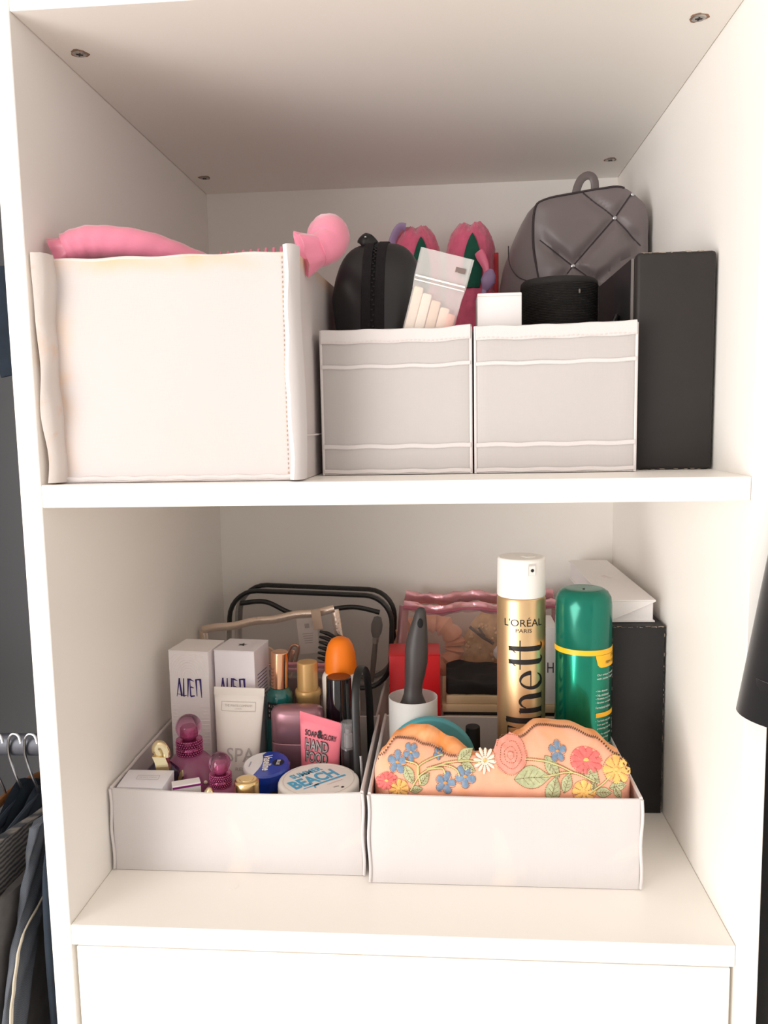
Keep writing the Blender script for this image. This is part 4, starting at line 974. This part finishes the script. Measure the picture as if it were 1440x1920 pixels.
for P in STEMS:
    bm = bmesh.new(); tube([psurf(p.x, p.z, .0009) for p in smoothpts([(a, 0, b) for a, b in P], 6)], .0007, 6, bm); sm_ = finish(bm, 'stem', thr['s'], t); bm = bmesh.new(); Q = smoothpts([(a, b, 0) for a, b in P], 6)
    for sg in (-1, 1): dashes(bm, [(p.x, p.y+sg*.0011) for p in Q], .0016, .0006)
    o = finish(bm, 'outline_stitch', thr['d'], sm_); o['kind'] = 'stuff'

# -- teal round tin behind pouch
t = thing('round_lid', 'teal round plastic lid standing behind the embroidered pouch', 'lid', (.3120, .1745, FZ), (math.radians(0), 0, 0))
TE2 = mat('teal_plastic', (74, 148, 158), rough=.45)
finish(lathe(fillet([(0, -.005), (.0455, -.005), (.0475, 0), (.0455, .005), (0, .005)], (1, 2, 3), .002), 56), 'disc', TE2, t, loc=(0, 0, .0755), rot=(PI/2, 0, 0))
finish(lathe([(.0440, -.0056), (.0440, -.0062), (.0420, -.0062), (.0420, -.0056)], 48, open0=True, open1=True), 'rim', TE2, t, loc=(0, 0, .0755), rot=(PI/2, 0, 0))
# -- lint roller
FRO = mat('frosted_tube', (232, 232, 230), rough=.35, alpha=.62, spec=.5); SHEET = mat('sticky_sheet', (236, 232, 226), rough=.6, var=.03, vs=200)
t = thing('lint_roller', 'lint roller with dark grey handle in frosted white cover', 'lint roller', (.2925, .2120, FZ))
finish(lathe([(.0262, 0), (.0265, .002), (.0265, .1310), (.0259, .1312), (.0257, .1305), (.0255, .002)], 48, open0=True, open1=True), 'cover', FRO, t, ang=60)
finish(lathe([(.0162, .004), (.0228, .004), (.0232, .006), (.0232, .1165), (.0226, .118), (.0165, .118), (.0162, .1165), (.0162, .004)], 44, open0=True, open1=True), 'sticky_roll', SHEET, t)
finish(lathe([(.0180, .1178), (.0205, .1190), (.0210, .1176)], 40, open0=True, open1=True), 'paper_core', mat('cream_card', (228, 214, 190), rough=.7), t)
RUBG = mat('dark_grey_rubber', (62, 58, 58), rough=.45, spec=.4)
hp = []
for z, w, d, xo in ((.090, .0145, .0145, 0), (.1135, .0165, .0155, 0), (.1205, .0158, .0150, 0), (.1270, .0125, .012, 0), (.1345, .0100, .0100, .0), (.1450, .0098, .0100, .001), (.1560, .0112, .0110, .0025), (.1700, .0124, .0120, .004), (.1830, .0125, .0120, .0045), (.1960, .0112, .0108, .0055), (.2080, .0092, .0090, .0072), (.2180, .0072, .0072, .0086), (.2250, .0056, .0056, .0094), (.2285, .0038, .0038, .0098), (.2298, .0012, .0012, .0099)):
    hp.append([Vector((xo+w*math.cos(2*PI*i/32), d*math.sin(2*PI*i/32), z)) for i in range(32)])
bm = bmesh.new(); loft(bm, hp); finish(bm, 'handle', RUBG, t, ang=60)
bm = bmesh.new(); bmesh.ops.create_uvsphere(bm, u_segments=18, v_segments=10, radius=1, matrix=Matrix.Translation((.0090, -.0070, .2130)) @ Matrix.Rotation(.12, 4, 'Y') @ Matrix.Diagonal((.0032, .0022, .0062, 1))); finish(bm, 'hanging_hole', mat('hole_black', (8, 8, 8), rough=.8), t)
# -- nail polish
t = thing('polish_bottle', 'small bottle with black round cap behind the embroidered pouch', 'bottle', (.3575, .235, FZ))
finish(lathe(fillet([(0, 0), (.012, 0), (.012, .045), (.006, .052), (0, .052)], (1, 2, 3), .003), 28), 'glass', GB, t); finish(lathe(fillet([(.0070, .050), (.0084, .051), (.0080, .0885), (.0070, .0895), (0, .0895)], (2, 3), .0008), 28), 'cap', BLACKM, t)

# -- hairspray can
GOLDC = mat('brushed_gold_can', (224, 190, 144), rough=.36, metal=.78, bump=.10, bs=60, stretch=(1, 1, .02))
t = thing('hairspray_can', 'tall gold hairspray can with white cap and black vertical lettering', 'spray can', (.4090, .2150, FZ))
R = .0256
finish(lathe(fillet([(0, 0), (R-.001, 0), (R, .003), (R, .2395), (R-.001, .2425), (0, .2425)], (1, 4), .001), 64), 'can', GOLDC, t)
cp = finish(lathe(fillet([(R-.0006, .2428), (R, .2435), (R-.0006, .2820), (R-.0022, .2840), (0, .2840)], (1, 2, 3), .0012), 64), 'cap', WPLA, t)
lay(polys_bm([[(-.004, -.006), (.004, -.006), (.004, .006), (-.004, .006)]]), cyl_fn(R+.0002, .36, .2735), mat('shade_grey_plastic', (206, 202, 198), rough=.4), t, 'nozzle_recess')
lay(polys_bm([[(-.0036, -.0058), (.0036, -.0058), (.0036, .0040), (-.0036, .0040)]]), cyl_fn(R+.0004, .36, .2735), WPLA, t, 'nozzle_plate')
lay(polys_bm([[(.0018*math.cos(2*PI*k/20), .0018*math.sin(2*PI*k/20)) for k in range(20)]]), cyl_fn(R+.0006, .36, .2730), INK, t, 'nozzle')
finish(bbox(-.001, .010, -.012, -.0005, .2839, .2847, .0003), 'push_tab', WPLA, t).rotation_euler = (0, 0, .5)
CF = lambda th, z, e=.0003: cyl_fn(R+e, th, z)
lay(text_bm("L'OR\u00c9AL", w=.0430, h=.0096, cuts=22), CF(.02, .2190), INK, t); lay(text_bm('PARIS', w=.0170, h=.0040, cuts=10), CF(.02, .2098), INK, t)
# big serif word running up the can: u = up the can, v = towards the left
def up_fn(u0, v0):
    return lambda a, b: CF(0, 0)(-(v0+b)+0.0, u0+a)
def elnett():
    P = []
    base = -.0222; xh = .0262; asc = .0400       # baseline at the right, ascenders to the left
    # E
    P += [stroke((.088, base), (.088, base+asc*.98), .0066, .0066), stroke((.083, base+.0004), (.1085, base+.0004), .0010, .0010), stroke((.083, base+asc*.98), (.1085, base+asc*.98), .0010, .0010), stroke((.088, base+asc*.5), (.101, base+asc*.5), .0010, .0010),
          stroke((.1080, base), (.1080, base+.0095), .0024, .0005), stroke((.1080, base+asc*.98), (.1080, base+asc*.98-.0095), .0024, .0005), stroke((.101, base+asc*.5-.0045), (.101, base+asc*.5+.0045), .0014, .0014)]
    # l
    P += [stroke((.1158, base), (.1158, base+asc*1.03), .0060, .0060), stroke((.1115, base+.0003), (.1203, base+.0003), .0009, .0009), stroke((.1115, base+asc*1.0), (.1158, base+asc*1.03), .0006, .0016)]
    # n
    P += [stroke((.1268, base), (.1268, base+xh), .0054, .0054), stroke((.1230, base+.0003), (.1308, base+.0003), .0009, .0009), stroke((.1230, base+xh*.97), (.1268, base+xh), .0006, .0014), stroke((.1420, base), (.1420, base+xh*.62), .0054, .0054), stroke((.1380, base+.0003), (.1460, base+.0003), .0009, .0009)]
    P += arcpoly(.1358, base+xh*.62, .0062, xh*.36, 0, 160, .0052, .0009)
    # e
    ec = .1592
    P += arcpoly(ec, base+xh*.5, .0090, xh*.47, 95, 325, .0012, .0010, 20); P += arcpoly(ec, base+xh*.5, .0080, xh*.47, 110, 250, .0020, .0052, 14); P += arcpoly(ec, base+xh*.5, .0086, xh*.47, 250, 325, .0040, .0010, 10); P += arcpoly(ec, base+xh*.5, .0084, xh*.47, 5, 110, .0050, .0014, 12)
    P += [stroke((ec-.0085, base+xh*.54), (ec+.0100, base+xh*.54), .0010, .0010)]
    # tt
    for u0 in (.1790, .1932):
        P += [stroke((u0, base+.003), (u0, base+asc*.95), .0056, .0048), stroke((u0+.0020, base+asc*.95), (u0-.0045, base+asc*.76), .0014, .0009), stroke((u0-.0080, base+xh*.98), (u0+.0090, base+xh*.98), .0012, .0012)]
        P += arcpoly(u0+.0034, base+.0045, .0034, .0042, 180, 320, .0048, .0009, 8)
    return P
bm = polys_bm(elnett())
for k in range(1, 20): bmesh.ops.bisect_plane(bm, geom=bm.verts[:]+bm.edges[:]+bm.faces[:], plane_co=(0, -.0225+.042*k/20, 0), plane_no=(0, 1, 0))
lay(bm, up_fn(-.0026, .0), INK, t)

# -- green spray can
GRC = mat('green_metallic_can', (14, 132, 106), rough=.2, metal=.8, coat=.4); GRD = mat('green_cap_plastic', (16, 112, 94), rough=.22, metal=.35, spec=.5); YEL = mat('yellow_print', (248, 186, 36), rough=.35)
t = thing('green_spray_can', 'metallic green spray can with yellow band and small white print', 'spray can', (.4720, .2010, FZ))
R2 = .0292
finish(lathe(fillet([(0, 0), (R2-.001, 0), (R2, .003), (R2, .1935), (0, .1935)], (1,), .001), 64), 'can', GRC, t)
finish(lathe([(R2-.0004, .1935), (R2+.0001, .1942), (R2-.0004, .236), (R2-.0014, .2440), (R2-.0045, .2495), (R2-.0085, .2522), (R2-.0110, .2528), (.0015, .2515), (0, .2515)], 64), 'cap', GRD, t, ang=50)
finish(lathe([(0, .2516), (.0013, .2516), (.0013, .2522), (0, .2522)], 12), 'cap_pip', BLACKP, t)
finish(lathe([(R2+.0001, .1885), (R2+.0003, .1887), (R2+.0003, .1938), (R2+.0001, .1940)], 64, open0=True, open1=True), 'yellow_band', YEL, t)
G2 = lambda th, z, e=.0005: cyl_fn(R2+e, th, z)
tabp = []
nn = 16
for k in range(nn):
    xa, xb = .036*k/nn, .036*(k+1)/nn
    dep = lambda x: -.0125*(1-max(0, 1-min(x, .036-x)/.007)**2)**.5
    tabp.append([(xa, .0005), (xb, .0005), (xb, dep(xb)), (xa, dep(xa))])
TH = .27
lay(polys_bm(tabp), G2(TH, .1880), YEL, t, 'yellow_tab')
lay(text_bm('STRONG', w=.018, h=.0030, align='L', cuts=10), G2(TH+.72, .1862, .0007), INK, t); lay(text_bm('FIRM HOLD', w=.020, h=.0030, align='L', cuts=14), G2(TH+.42, .1805, .0007), INK, t)
BODYT = mat('white_print', (226, 232, 226), rough=.5)
for s, z, w, ind in (('Our unique friendly formula', .1680, .036, .0014), ('with jojoba oil gently styles', .1640, .036, .0010), ('\u2022 No dryness', .1510, .0155, 0), ('\u2022 No stickiness', .1470, .0175, 0), ('\u2022 Protects your hair', .1430, .0215, 0), ('\u2022 Brushes out easily', .1390, .0215, 0), ('Formulated without', .1340, .0205, 0),
                     ('\u2022 To finish any style', .1195, .0215, 0), ('from your hair', .1155, .0155, .0018), ('protecting your hair', .1115, .0205, .0018), ('\u2022 Tip: For extra hold', .1055, .0215, 0), ('with your head', .1015, .0155, .0018), ('Caution', .0935, .0095, .0110), ('danger. May be', .0900, .0180, .0005)):
    lay(text_bm(s, w=w, h=.0026, align='L', cuts=16), (lambda f, i: (lambda a, b: f(a+i, b)))(G2(TH+.02, z), ind), BODYT, t)
lay(polys_bm([[(.034*k/14, -.0024), (.034*(k+1)/14, -.0024), (.034*(k+1)/14, .0024), (.034*k/14, .0024)] for k in range(14)]), G2(TH+.02, .1258), YEL, t, 'yellow_bar')

# -- black carton and white flat box on the right
t = thing('black_carton', 'tall black cardboard box with scuffed edges standing against white side wall', 'box', (.5335, .2235, 0))
finish(bbox(-.0270, .0275, 0, .215, .0002, .2085, .0008), 'carton', CARD2, t, ang=30); finish(bbox(-.0275, .0280, -.0008, .2155, .2085, .2098, .0004), 'lid', CARD2, t, ang=30)
bm = bmesh.new()
for k in range(26): box(bm, (-.027+.055*random.random(), -.0009, .2086+random.uniform(-.0004, .001)), (random.uniform(.001, .005), .0004, .0004))
for k in range(30): box(bm, (-.0270+.0002*random.random(), -.0003, .02+.185*random.random()), (.0004, .0004, random.uniform(.001, .004)))
for k in range(30): box(bm, (.0274, -.0003, .002+.2*random.random()), (.0004, .0004, random.uniform(.001, .004)))
stuff(finish(bm, 'worn_edge', WORN, t, smooth=False))
t = thing('flat_white_box', 'flat white lidded gift box with faint pink lettering lying on black box', 'box', (.5275, .3600, .2101), (0, 0, math.radians(1)))
finish(bbox(-.0265, .0245, -.123, .123, .0002, .0020, .0004), 'base_plate', PAPER, t, smooth=False); finish(bbox(-.0250, .0230, -.1205, .121, .0018, .0235, .0006), 'tray', PAPER, t, smooth=False)
finish(bbox(-.0270, .0250, -.124, .124, .0232, .0250, .0006), 'lid', PAPER, t, smooth=False)
bm = bmesh.new(); vs_ = [bm.verts.new(p) for p in ((.0252, -.1238, .0232), (-.0268, -.1238, .0232), (-.0268, -.1235, .0022), (-.021, -.1238, .0032))]; bm.faces.new(vs_)
r = bmesh.ops.extrude_face_region(bm, geom=bm.faces[:]); bmesh.ops.translate(bm, verts=[v for v in r['geom'] if isinstance(v, bmesh.types.BMVert)], vec=(0, .0012, 0)); finish(bm, 'side_flap', PAPER, t, smooth=False)
PKI = mat('faint_pink_ink', (214, 176, 172), rough=.5)
lay(polys_bm([stroke((-.010+.0036*k, -.002), (-.008+.0036*k, .002), .0009, .0006) for k in range(6)]+[stroke((-.004+.003*k, -.006), (-.002+.003*k, -.004), .0006, .0006) for k in range(3)]), plane_fn((0, .005, .0252), (.25, -.97, 0), (.97, .25, 0)), PKI, t, 'faint_print')

# -- red box, pale boxes, white box with letter
REDM = mat('red_card', (196, 14, 24), rough=.4, spec=.4)
t = thing('red_carton', 'bright red carton behind the lint roller', 'box', (.2915, .292, 0), (0, 0, math.radians(3)))
finish(bbox(-.0305, .0300, 0, .048, .0002, .1555, .0007), 'carton', REDM, t, ang=30); finish(bbox(-.0308, .0303, -.0005, .0485, .1555, .1568, .0004), 'lid', REDM, t, ang=30)
SAND = mat('sand_card', (222, 196, 158), rough=.6)
t = thing('lidded_box', 'cream lidded box with a black line under its lid, below the pink trimmed bag', 'box', (.3945, .302, 0))
finish(bbox(-.0685, .0675, .001, .108, .0002, .0795, .001), 'base', SAND, t, ang=30); finish(bbox(-.0700, .0685, .0004, .1085, .0795, .0832, .0004), 'black_line', BLACKM, t, ang=30); finish(bbox(-.0715, .0695, 0, .109, .0832, .0925, .001), 'lid', SAND, t, ang=30)
t = tag(finish(bbox(-.0670, .0090, 0, .100, 0, .0100, .0008), 'slim_box', SAND, None, loc=(.3950, .3035, .0929), ang=30), 'slim cream box lying on the cream lidded box', 'box')
t = thing('white_carton', 'white carton with a grey capital letter behind the gold hairspray can', 'box', (.4330, .3050, .0929))
finish(bbox(-.027, .0265, 0, .060, 0, .0935, .0008), 'carton', PAPER, t, ang=30); lay(text_bm('H', w=.0075, h=.0125), plane_fn((.0185, -.0004, .0450), *FRONT), mat('dark_grey_ink', (70, 66, 70)), t)
bm = bmesh.new(); box(bm, (-.0290, .048, .0065), (.076, .094, .013), .003, 3)
bmesh.ops.subdivide_edges(bm, edges=[e for e in bm.edges if e.calc_length() > .03], cuts=9, use_grid_fill=True)
for v in bm.verts: v.co += Vector((0, .0018*noise.noise(v.co*60), max(0, v.co.z)*.45*noise.noise(v.co*42)))
t = tag(finish(bm, 'folded_cloth', mat('black_cloth', (26, 22, 22), rough=.8, bump=.3, bs=120), None, loc=(.3950, .3045, .1034)), 'folded black cloth lying on the slim cream box', 'cloth')

# -- pink trimmed clear bag
PT = mat('pink_metallic_vinyl', (220, 162, 168), rough=.2, metal=.55, spec=.6, bump=1.0, bs=70)
FILM2 = mat('clear_vinyl_pink', (226, 196, 186), rough=.1, alpha=.2, spec=.7, bump=.6, bs=26)
t = thing('cosmetic_bag', 'clear vinyl bag with crinkled pink metallic trim behind the spray cans', 'bag', (.362, .455, 0))
o4 = [(-.106, .003), (.112, .003), (.114, .10), (.1135, .178)]+[(.1135-.2035*k/16, .183+.005*math.sin(k*.8+1)) for k in range(0, 17)]+[(-.098, .14), (-.104, .08)]
finish(pillow(o4, -.030, .010, seed=41, wrinkle=.007, nr=12), 'front_film', FILM2, t); finish(pillow(o4, .040, -.004, seed=44), 'back_film', FILM2, t)
for dz, yy, rr_ in ((-.002, -.030, .0070), (.003, .012, .0075)):
    finish(tube([(.1135-.2035*k/24, yy+.002*math.sin(k), .183+dz+.003*math.sin(k*.533+1)+.003*noise.noise(Vector((k*.45, yy*50, 3)))) for k in range(25)], rr_, 10, flat=.22, up=(0, 0, 1), rings_fn=lambda i, a: 1+.14*math.sin(3*a+i*1.7)+.1*math.sin(i*2.9)), 'zip_trim', PT, t)
finish(tube([(.1135-.2035*k/24, -.033+.002*math.sin(k), .1795+.003*math.sin(k*.533+1)+.003*noise.noise(Vector((k*.45, -1.5, 3)))) for k in range(25)], .0016, 6), 'zip', mat('dull_pink_zip', (176, 96, 112), rough=.4), t)
for x0, x1 in ((-.090, -.105), (.1135, .113)):
    finish(tube([(x0+(x1-x0)*k/12, -.022+.002*math.sin(k), .180*(1-k/12)+.003) for k in range(13)], .0065, 8, flat=.3, up=(1, 0, 0)), 'side_trim', PT, t)
finish(tube(smoothpts([(.114, -.015, .178), (.122, -.018, .190), (.127, -.02, .200), (.132, -.02, .204), (.136, -.02, .200), (.134, -.02, .188)], 4), .004, 8, flat=.35), 'wrist_loop', PT, t)
bm = bmesh.new(); rings = []
t2 = thing('scrunchie', 'peach satin scrunchie inside the pink trimmed bag', 'scrunchie', (.305, .452, .0035))
SATP = mat('peach_satin', (226, 156, 124), rough=.4, sheen=.3)
pts = [(.036*math.cos(2*PI*k/40), .002*math.sin(k), .118+.034*math.sin(2*PI*k/40)) for k in range(41)]
finish(tube(pts, [.0135+.003*math.sin(k*2.3) for k in range(41)], 12, flat=.85), 'gathered_satin', SATP, t2); finish(tube([(-.01, .003, 0), (0, .003, .09)], .016, 14), 'satin_tail', SATP, t2)
DOT = mat('beige_fleece', (190, 152, 112), rough=.9, var=.2, vs=120)
t2 = thing('plush_headband', 'beige nubbly plush headband with dark antlers inside the pink trimmed bag', 'headband', (.390, .455, .0035))
bm = bmesh.new(); bmesh.ops.create_uvsphere(bm, u_segments=36, v_segments=24, radius=1, matrix=Matrix.Translation((0, 0, .085)) @ Matrix.Diagonal((.044, .022, .082, 1)))
for v in bm.verts: v.co += (v.co-Vector((0, 0, .085))).normalized()*.003*noise.noise(v.co*60)
finish(bm, 'plush_body', DOT, t2)
bm = bmesh.new()
for k in range(170):
    a = random.uniform(-2.6, -.5); s = random.uniform(-.8, .85); p = Vector((.0445*math.cos(a)*math.sqrt(1-s*s), .0225*math.sin(a)*math.sqrt(1-s*s), .085+.083*s)); bmesh.ops.create_icosphere(bm, subdivisions=1, radius=.0024, matrix=Matrix.Translation(p))
o = finish(bm, 'nubs', mat('light_beige_nub', (214, 176, 132), rough=.8), t2, ang=80); o['kind'] = 'stuff'
finish(tube([(-.030, -.022, .150), (-.012, -.024, .136), (.002, -.026, .128)], .0022, 7), 'antler', BR, t2); finish(tube([(-.018, -.023, .149), (-.010, -.024, .137)], .0016, 7), 'antler', BR, t2)
finish(lathe([(0, -.010), (.006, -.006), (.008, 0), (.006, .008), (0, .013)], 16, sy=.5), 'ear', PAPER, t2, loc=(.009, -.026, .116), rot=(0, .4, 0)); finish(lathe([(0, -.0015), (.0014, 0), (0, .0015)], 10), 'eye', INK, t2, loc=(.010, -.031, .118))

# ================================================================== clothes to either side
RAILM = mat('dark_rail', (80, 82, 90), rough=.4, metal=.3)
t = thing('clothes_rail', 'oval grey clothes rail across the shaded wardrobe bay', 'rail', (-.309, .25, .0575))
finish(tube([(-.29, 0, 0), (.29, 0, 0)], .0135, 20, flat=.55), 'bar', RAILM, t)
for x in (-.289, .289): finish(bbox(x-.0015, x+.0015, -.014, .014, -.02, .02, .002), 'bracket', METAL, t)
def ribbed(m, c2, scale, direction):
    nt = m.node_tree; b = nt.nodes['Principled BSDF']; tc = nt.nodes.new('ShaderNodeTexCoord'); w = nt.nodes.new('ShaderNodeTexWave'); w.bands_direction = direction
    w.inputs['Scale'].default_value = scale; w.inputs['Distortion'].default_value = 3; w.inputs['Detail'].default_value = 3; w.inputs['Detail Scale'].default_value = 1.5
    mx = nt.nodes.new('ShaderNodeMixRGB'); mx.inputs[2].default_value = (*lin(c2), 1); src = b.inputs['Base Color'].links
    if src: nt.links.new(src[0].from_socket, mx.inputs[1])
    else: mx.inputs[1].default_value = b.inputs['Base Color'].default_value
    nt.links.new(tc.outputs['Object'], w.inputs['Vector']); nt.links.new(w.outputs['Fac'], mx.inputs[0]); nt.links.new(mx.outputs[0], b.inputs['Base Color']); return m
DEN = ribbed(mat('washed_denim', (74, 82, 94), rough=.9, bump=.5, bs=400, var=.2, vs=40, stain=(124, 124, 122), stscale=24, stlo=.55, sthi=.8), (98, 101, 107), 330, 'DIAGONAL')
NAVY = mat('navy_cotton', (30, 40, 52), rough=.9, var=.2, vs=40, bump=.3, bs=200); NAVY2 = mat('slate_cotton', (46, 54, 66), rough=.9, var=.15, vs=40, bump=.3, bs=200)
GREYK = ribbed(mat('grey_ribbed_knit', (128, 122, 116), rough=.95, var=.1, vs=30), (58, 61, 68), 62, 'Z'); PALE = mat('pale_grey_denim', (104, 101, 100), rough=.9, var=.15, vs=60, bump=.4, bs=300)
THREAD = mat('ecru_thread', (206, 196, 178), rough=.8)
WOOD = mat('hanger_wood', (150, 98, 54), rough=.5, var=.2, vs=40)
def hook(t):
    P = [(0, 0, -.066), (0, .001, -.052), (-.003, .003, -.036), (-.0085, .006, -.018), (-.0095, .004, -.004), (-.006, .001, .012), (0, 0, .0185), (.007, -.001, .0165), (.010, -.002, .008)]
    finish(tube(smoothpts([(x, y-.0135 if z > -.03 else y-.0135*max(0, (z+.066)/.036), z) for x, y, z in P], 5), .0016, 8), 'hook', METAL, t)
def hanger(label, x, m):
    t = thing('hanger', label, 'hanger', (x, .25, .0575), group='hangers on the grey rail'); hook(t)
    P = smoothpts([(0, -.165, -.104), (0, -.12, -.086), (0, -.05, -.070), (0, 0, -.066), (0, .05, -.070), (0, .12, -.086), (0, .165, -.104)], 5)
    finish(tube(P, .0060, 10, flat=.6), 'shoulder_bar', m, t); return t
hanger('brown wooden hanger on the grey rail', -.200, WOOD); hanger('steel hooked hanger holding the dark navy shirt', -.178, NAVY); hanger('steel hooked hanger holding the slate grey shirt', -.158, NAVY2)
def coat(name, label, x, m, ztop, width, drop, th, cat='shirt'):
    t = thing(name, label, cat, (x, .25, 0)); rings = []
    for k in range(30):
        s = k/29; z = ztop-drop*s; hy = width*(min(1, .30+s*6)**.5)
        rings.append([Vector((th*(.7+.3*min(1, s*5))*math.copysign(abs(math.sin(a))**.7, math.sin(a))+.0025*math.sin(5*a+s*4)*min(1, s*3), hy*math.cos(a), z-.085*abs(math.cos(a))**1.4*(1-s))) for a in [2*PI*i/48 for i in range(48)]])
    bm = bmesh.new(); loft(bm, rings); finish(bm, 'body', m, t, ang=80); return t
coat('navy_shirt', 'dark navy shirt hanging on the first steel hooked hanger', -.178, NAVY, .014, .205, .55, .0085); coat('slate_shirt', 'slate grey shirt hanging behind the ribbed knit', -.1575, NAVY2, .006, .205, .55, .0075)
def drape(name, label, cat, x, m, rows, th, wave=.002, seed=0, thin=None):
    """a hanging garment, edge on: rows of (front y, back y, height, slope)"""
    t = thing(name, label, cat, (x, .2, 0)); R_ = [Vector((a, b, c)) for a, b, c, d in rows]; rings = []
    sm1 = smoothpts([(a, c, d) for a, b, c, d in rows], 6); sm2 = smoothpts([(b, c, d) for a, b, c, d in rows], 6)
    for i, (p, q) in enumerate(zip(sm1, sm2)):
        ring = []
        for k in range(40):
            a = 2*PI*k/40; y = (p.x+q.x)/2-(q.x-p.x)/2*math.cos(a)
            ring.append(Vector((th*math.copysign(abs(math.sin(a))**.6, math.sin(a))+wave*math.sin(4*a+i*.5+seed)+wave*.6*math.sin(y*120+i*.3), y-.2+wave*.6*math.sin(i*.9+seed), p.y+p.z*(y-p.x))))
        rings.append(ring)
    bm = bmesh.new(); loft(bm, rings); finish(bm, 'cloth', m, t, ang=80); return t
drape('ribbed_knit', 'grey ribbed knit jumper hanging beside the denim jacket', 'jumper', -.124, GREYK, [(.05, .42, .028, -.16), (.045, .43, -.05, 0), (.045, .43, -.25, 0), (.045, .43, -.55, 0)], .0075)
drape('pale_jeans', 'pale grey denim trousers hanging beside the denim jacket', 'trousers', -.106, PALE, [(.04, .40, -.024, -.03), (.04, .40, -.10, 0), (.04, .40, -.25, 0), (.04, .40, -.55, 0)], .0055, .0012, 3)
tj = drape('denim_jacket', 'washed blue denim jacket sleeve with ecru seam hanging beside white panel', 'jacket', -.0895, DEN, [(.108, .136, .030, 0), (.097, .130, .009, 0), (.087, .124, -.013, 0), (.077, .119, -.035, 0), (.066, .114, -.056, 0), (.054, .100, -.080, 0), (.034, .078, -.125, 0), (.02, .062, -.20, 0), (.01, .06, -.45, 0)], .0052, .0012, 5)
for off in (0, .0035):
    P = [(.0072, y-.2-off, z-off*.5) for y, z in ((.113, -.040), (.095, -.046), (.072, -.053), (.058, -.066), (.046, -.093), (.036, -.124), (.022, -.20), (.015, -.3))]; finish(tube([p+Vector((0, .0006*math.sin(i*1.3), 0)) for i, p in enumerate(smoothpts(P, 6))], .0010, 6), 'seam_stitch', THREAD, tj)
drape('navy_trousers', 'dark navy trousers hanging against the white panel beyond the denim sleeve', 'trousers', -.058, NAVY, [(.078, .40, .03, .1), (.066, .41, -.03, 0), (.062, .41, -.2, 0), (.06, .41, -.55, 0)], .0085, .0015, 9)
# dark garment edge higher up in the same bay
t = thing('hanging_tag', 'small dark strap hanging high in the shaded bay', 'strap', (-.245, .40, .52)); finish(tube(smoothpts([(0, 0, .12), (.002, 0, .06), (0, 0, 0), (.003, 0, -.02)], 5), .012, 10, flat=.3), 'strap', NAVY, t)

VEL = mat('black_velvet', (14, 12, 17), rough=.75, sheen=.5, spec=.2, bump=.2, bs=80)
t = thing('velvet_dress', 'black velvet dress with wide sleeve hanging in front of white side panel', 'dress', (.66, .10, 0))
rings = []
for k in range(24):
    s = k/23; z = .52-1.25*s; hw = .055+.012*s; hy = .12+.05*s
    rings.append([Vector((hw*math.sin(a)*(1+.1*math.sin(4*a+3*s)), hy*math.cos(a)*(1+.04*math.sin(7*a)), z)) for a in [2*PI*i/48 for i in range(48)]])
bm = bmesh.new(); loft(bm, rings); finish(bm, 'body', VEL, t, ang=80)
bm = bmesh.new(); rings = []
A, B = Vector((-.030, -.095, .47)), Vector((-.0775, -.135, .204))
for k in range(18):
    s = k/17; c = A.lerp(B, s); r = .022+.0125*s
    rings.append([c+Vector((r*1.1*math.cos(a)*(1+.05*math.sin(3*a+2*s)), r*.75*math.sin(a)*(1+.06*math.sin(5*a)), -.22*s*r*math.cos(a))) for a in [2*PI*i/40 for i in range(40)]])
c = rings[-1]; cc = sum(c, Vector())/len(c)
rings.append([cc+(p-cc)*.93+Vector((0, 0, .001)) for p in c]); rings.append([cc+(p-cc)*.86+Vector((.004, 0, .03)) for p in c])
loft(bm, rings); finish(bm, 'sleeve', VEL, t, ang=80)

# everything was laid out from the lower shelf: lift it onto the room floor
for o in S.objects:
    if o.parent is None and o.type not in ('CAMERA', 'LIGHT'): o.location.z += Z0
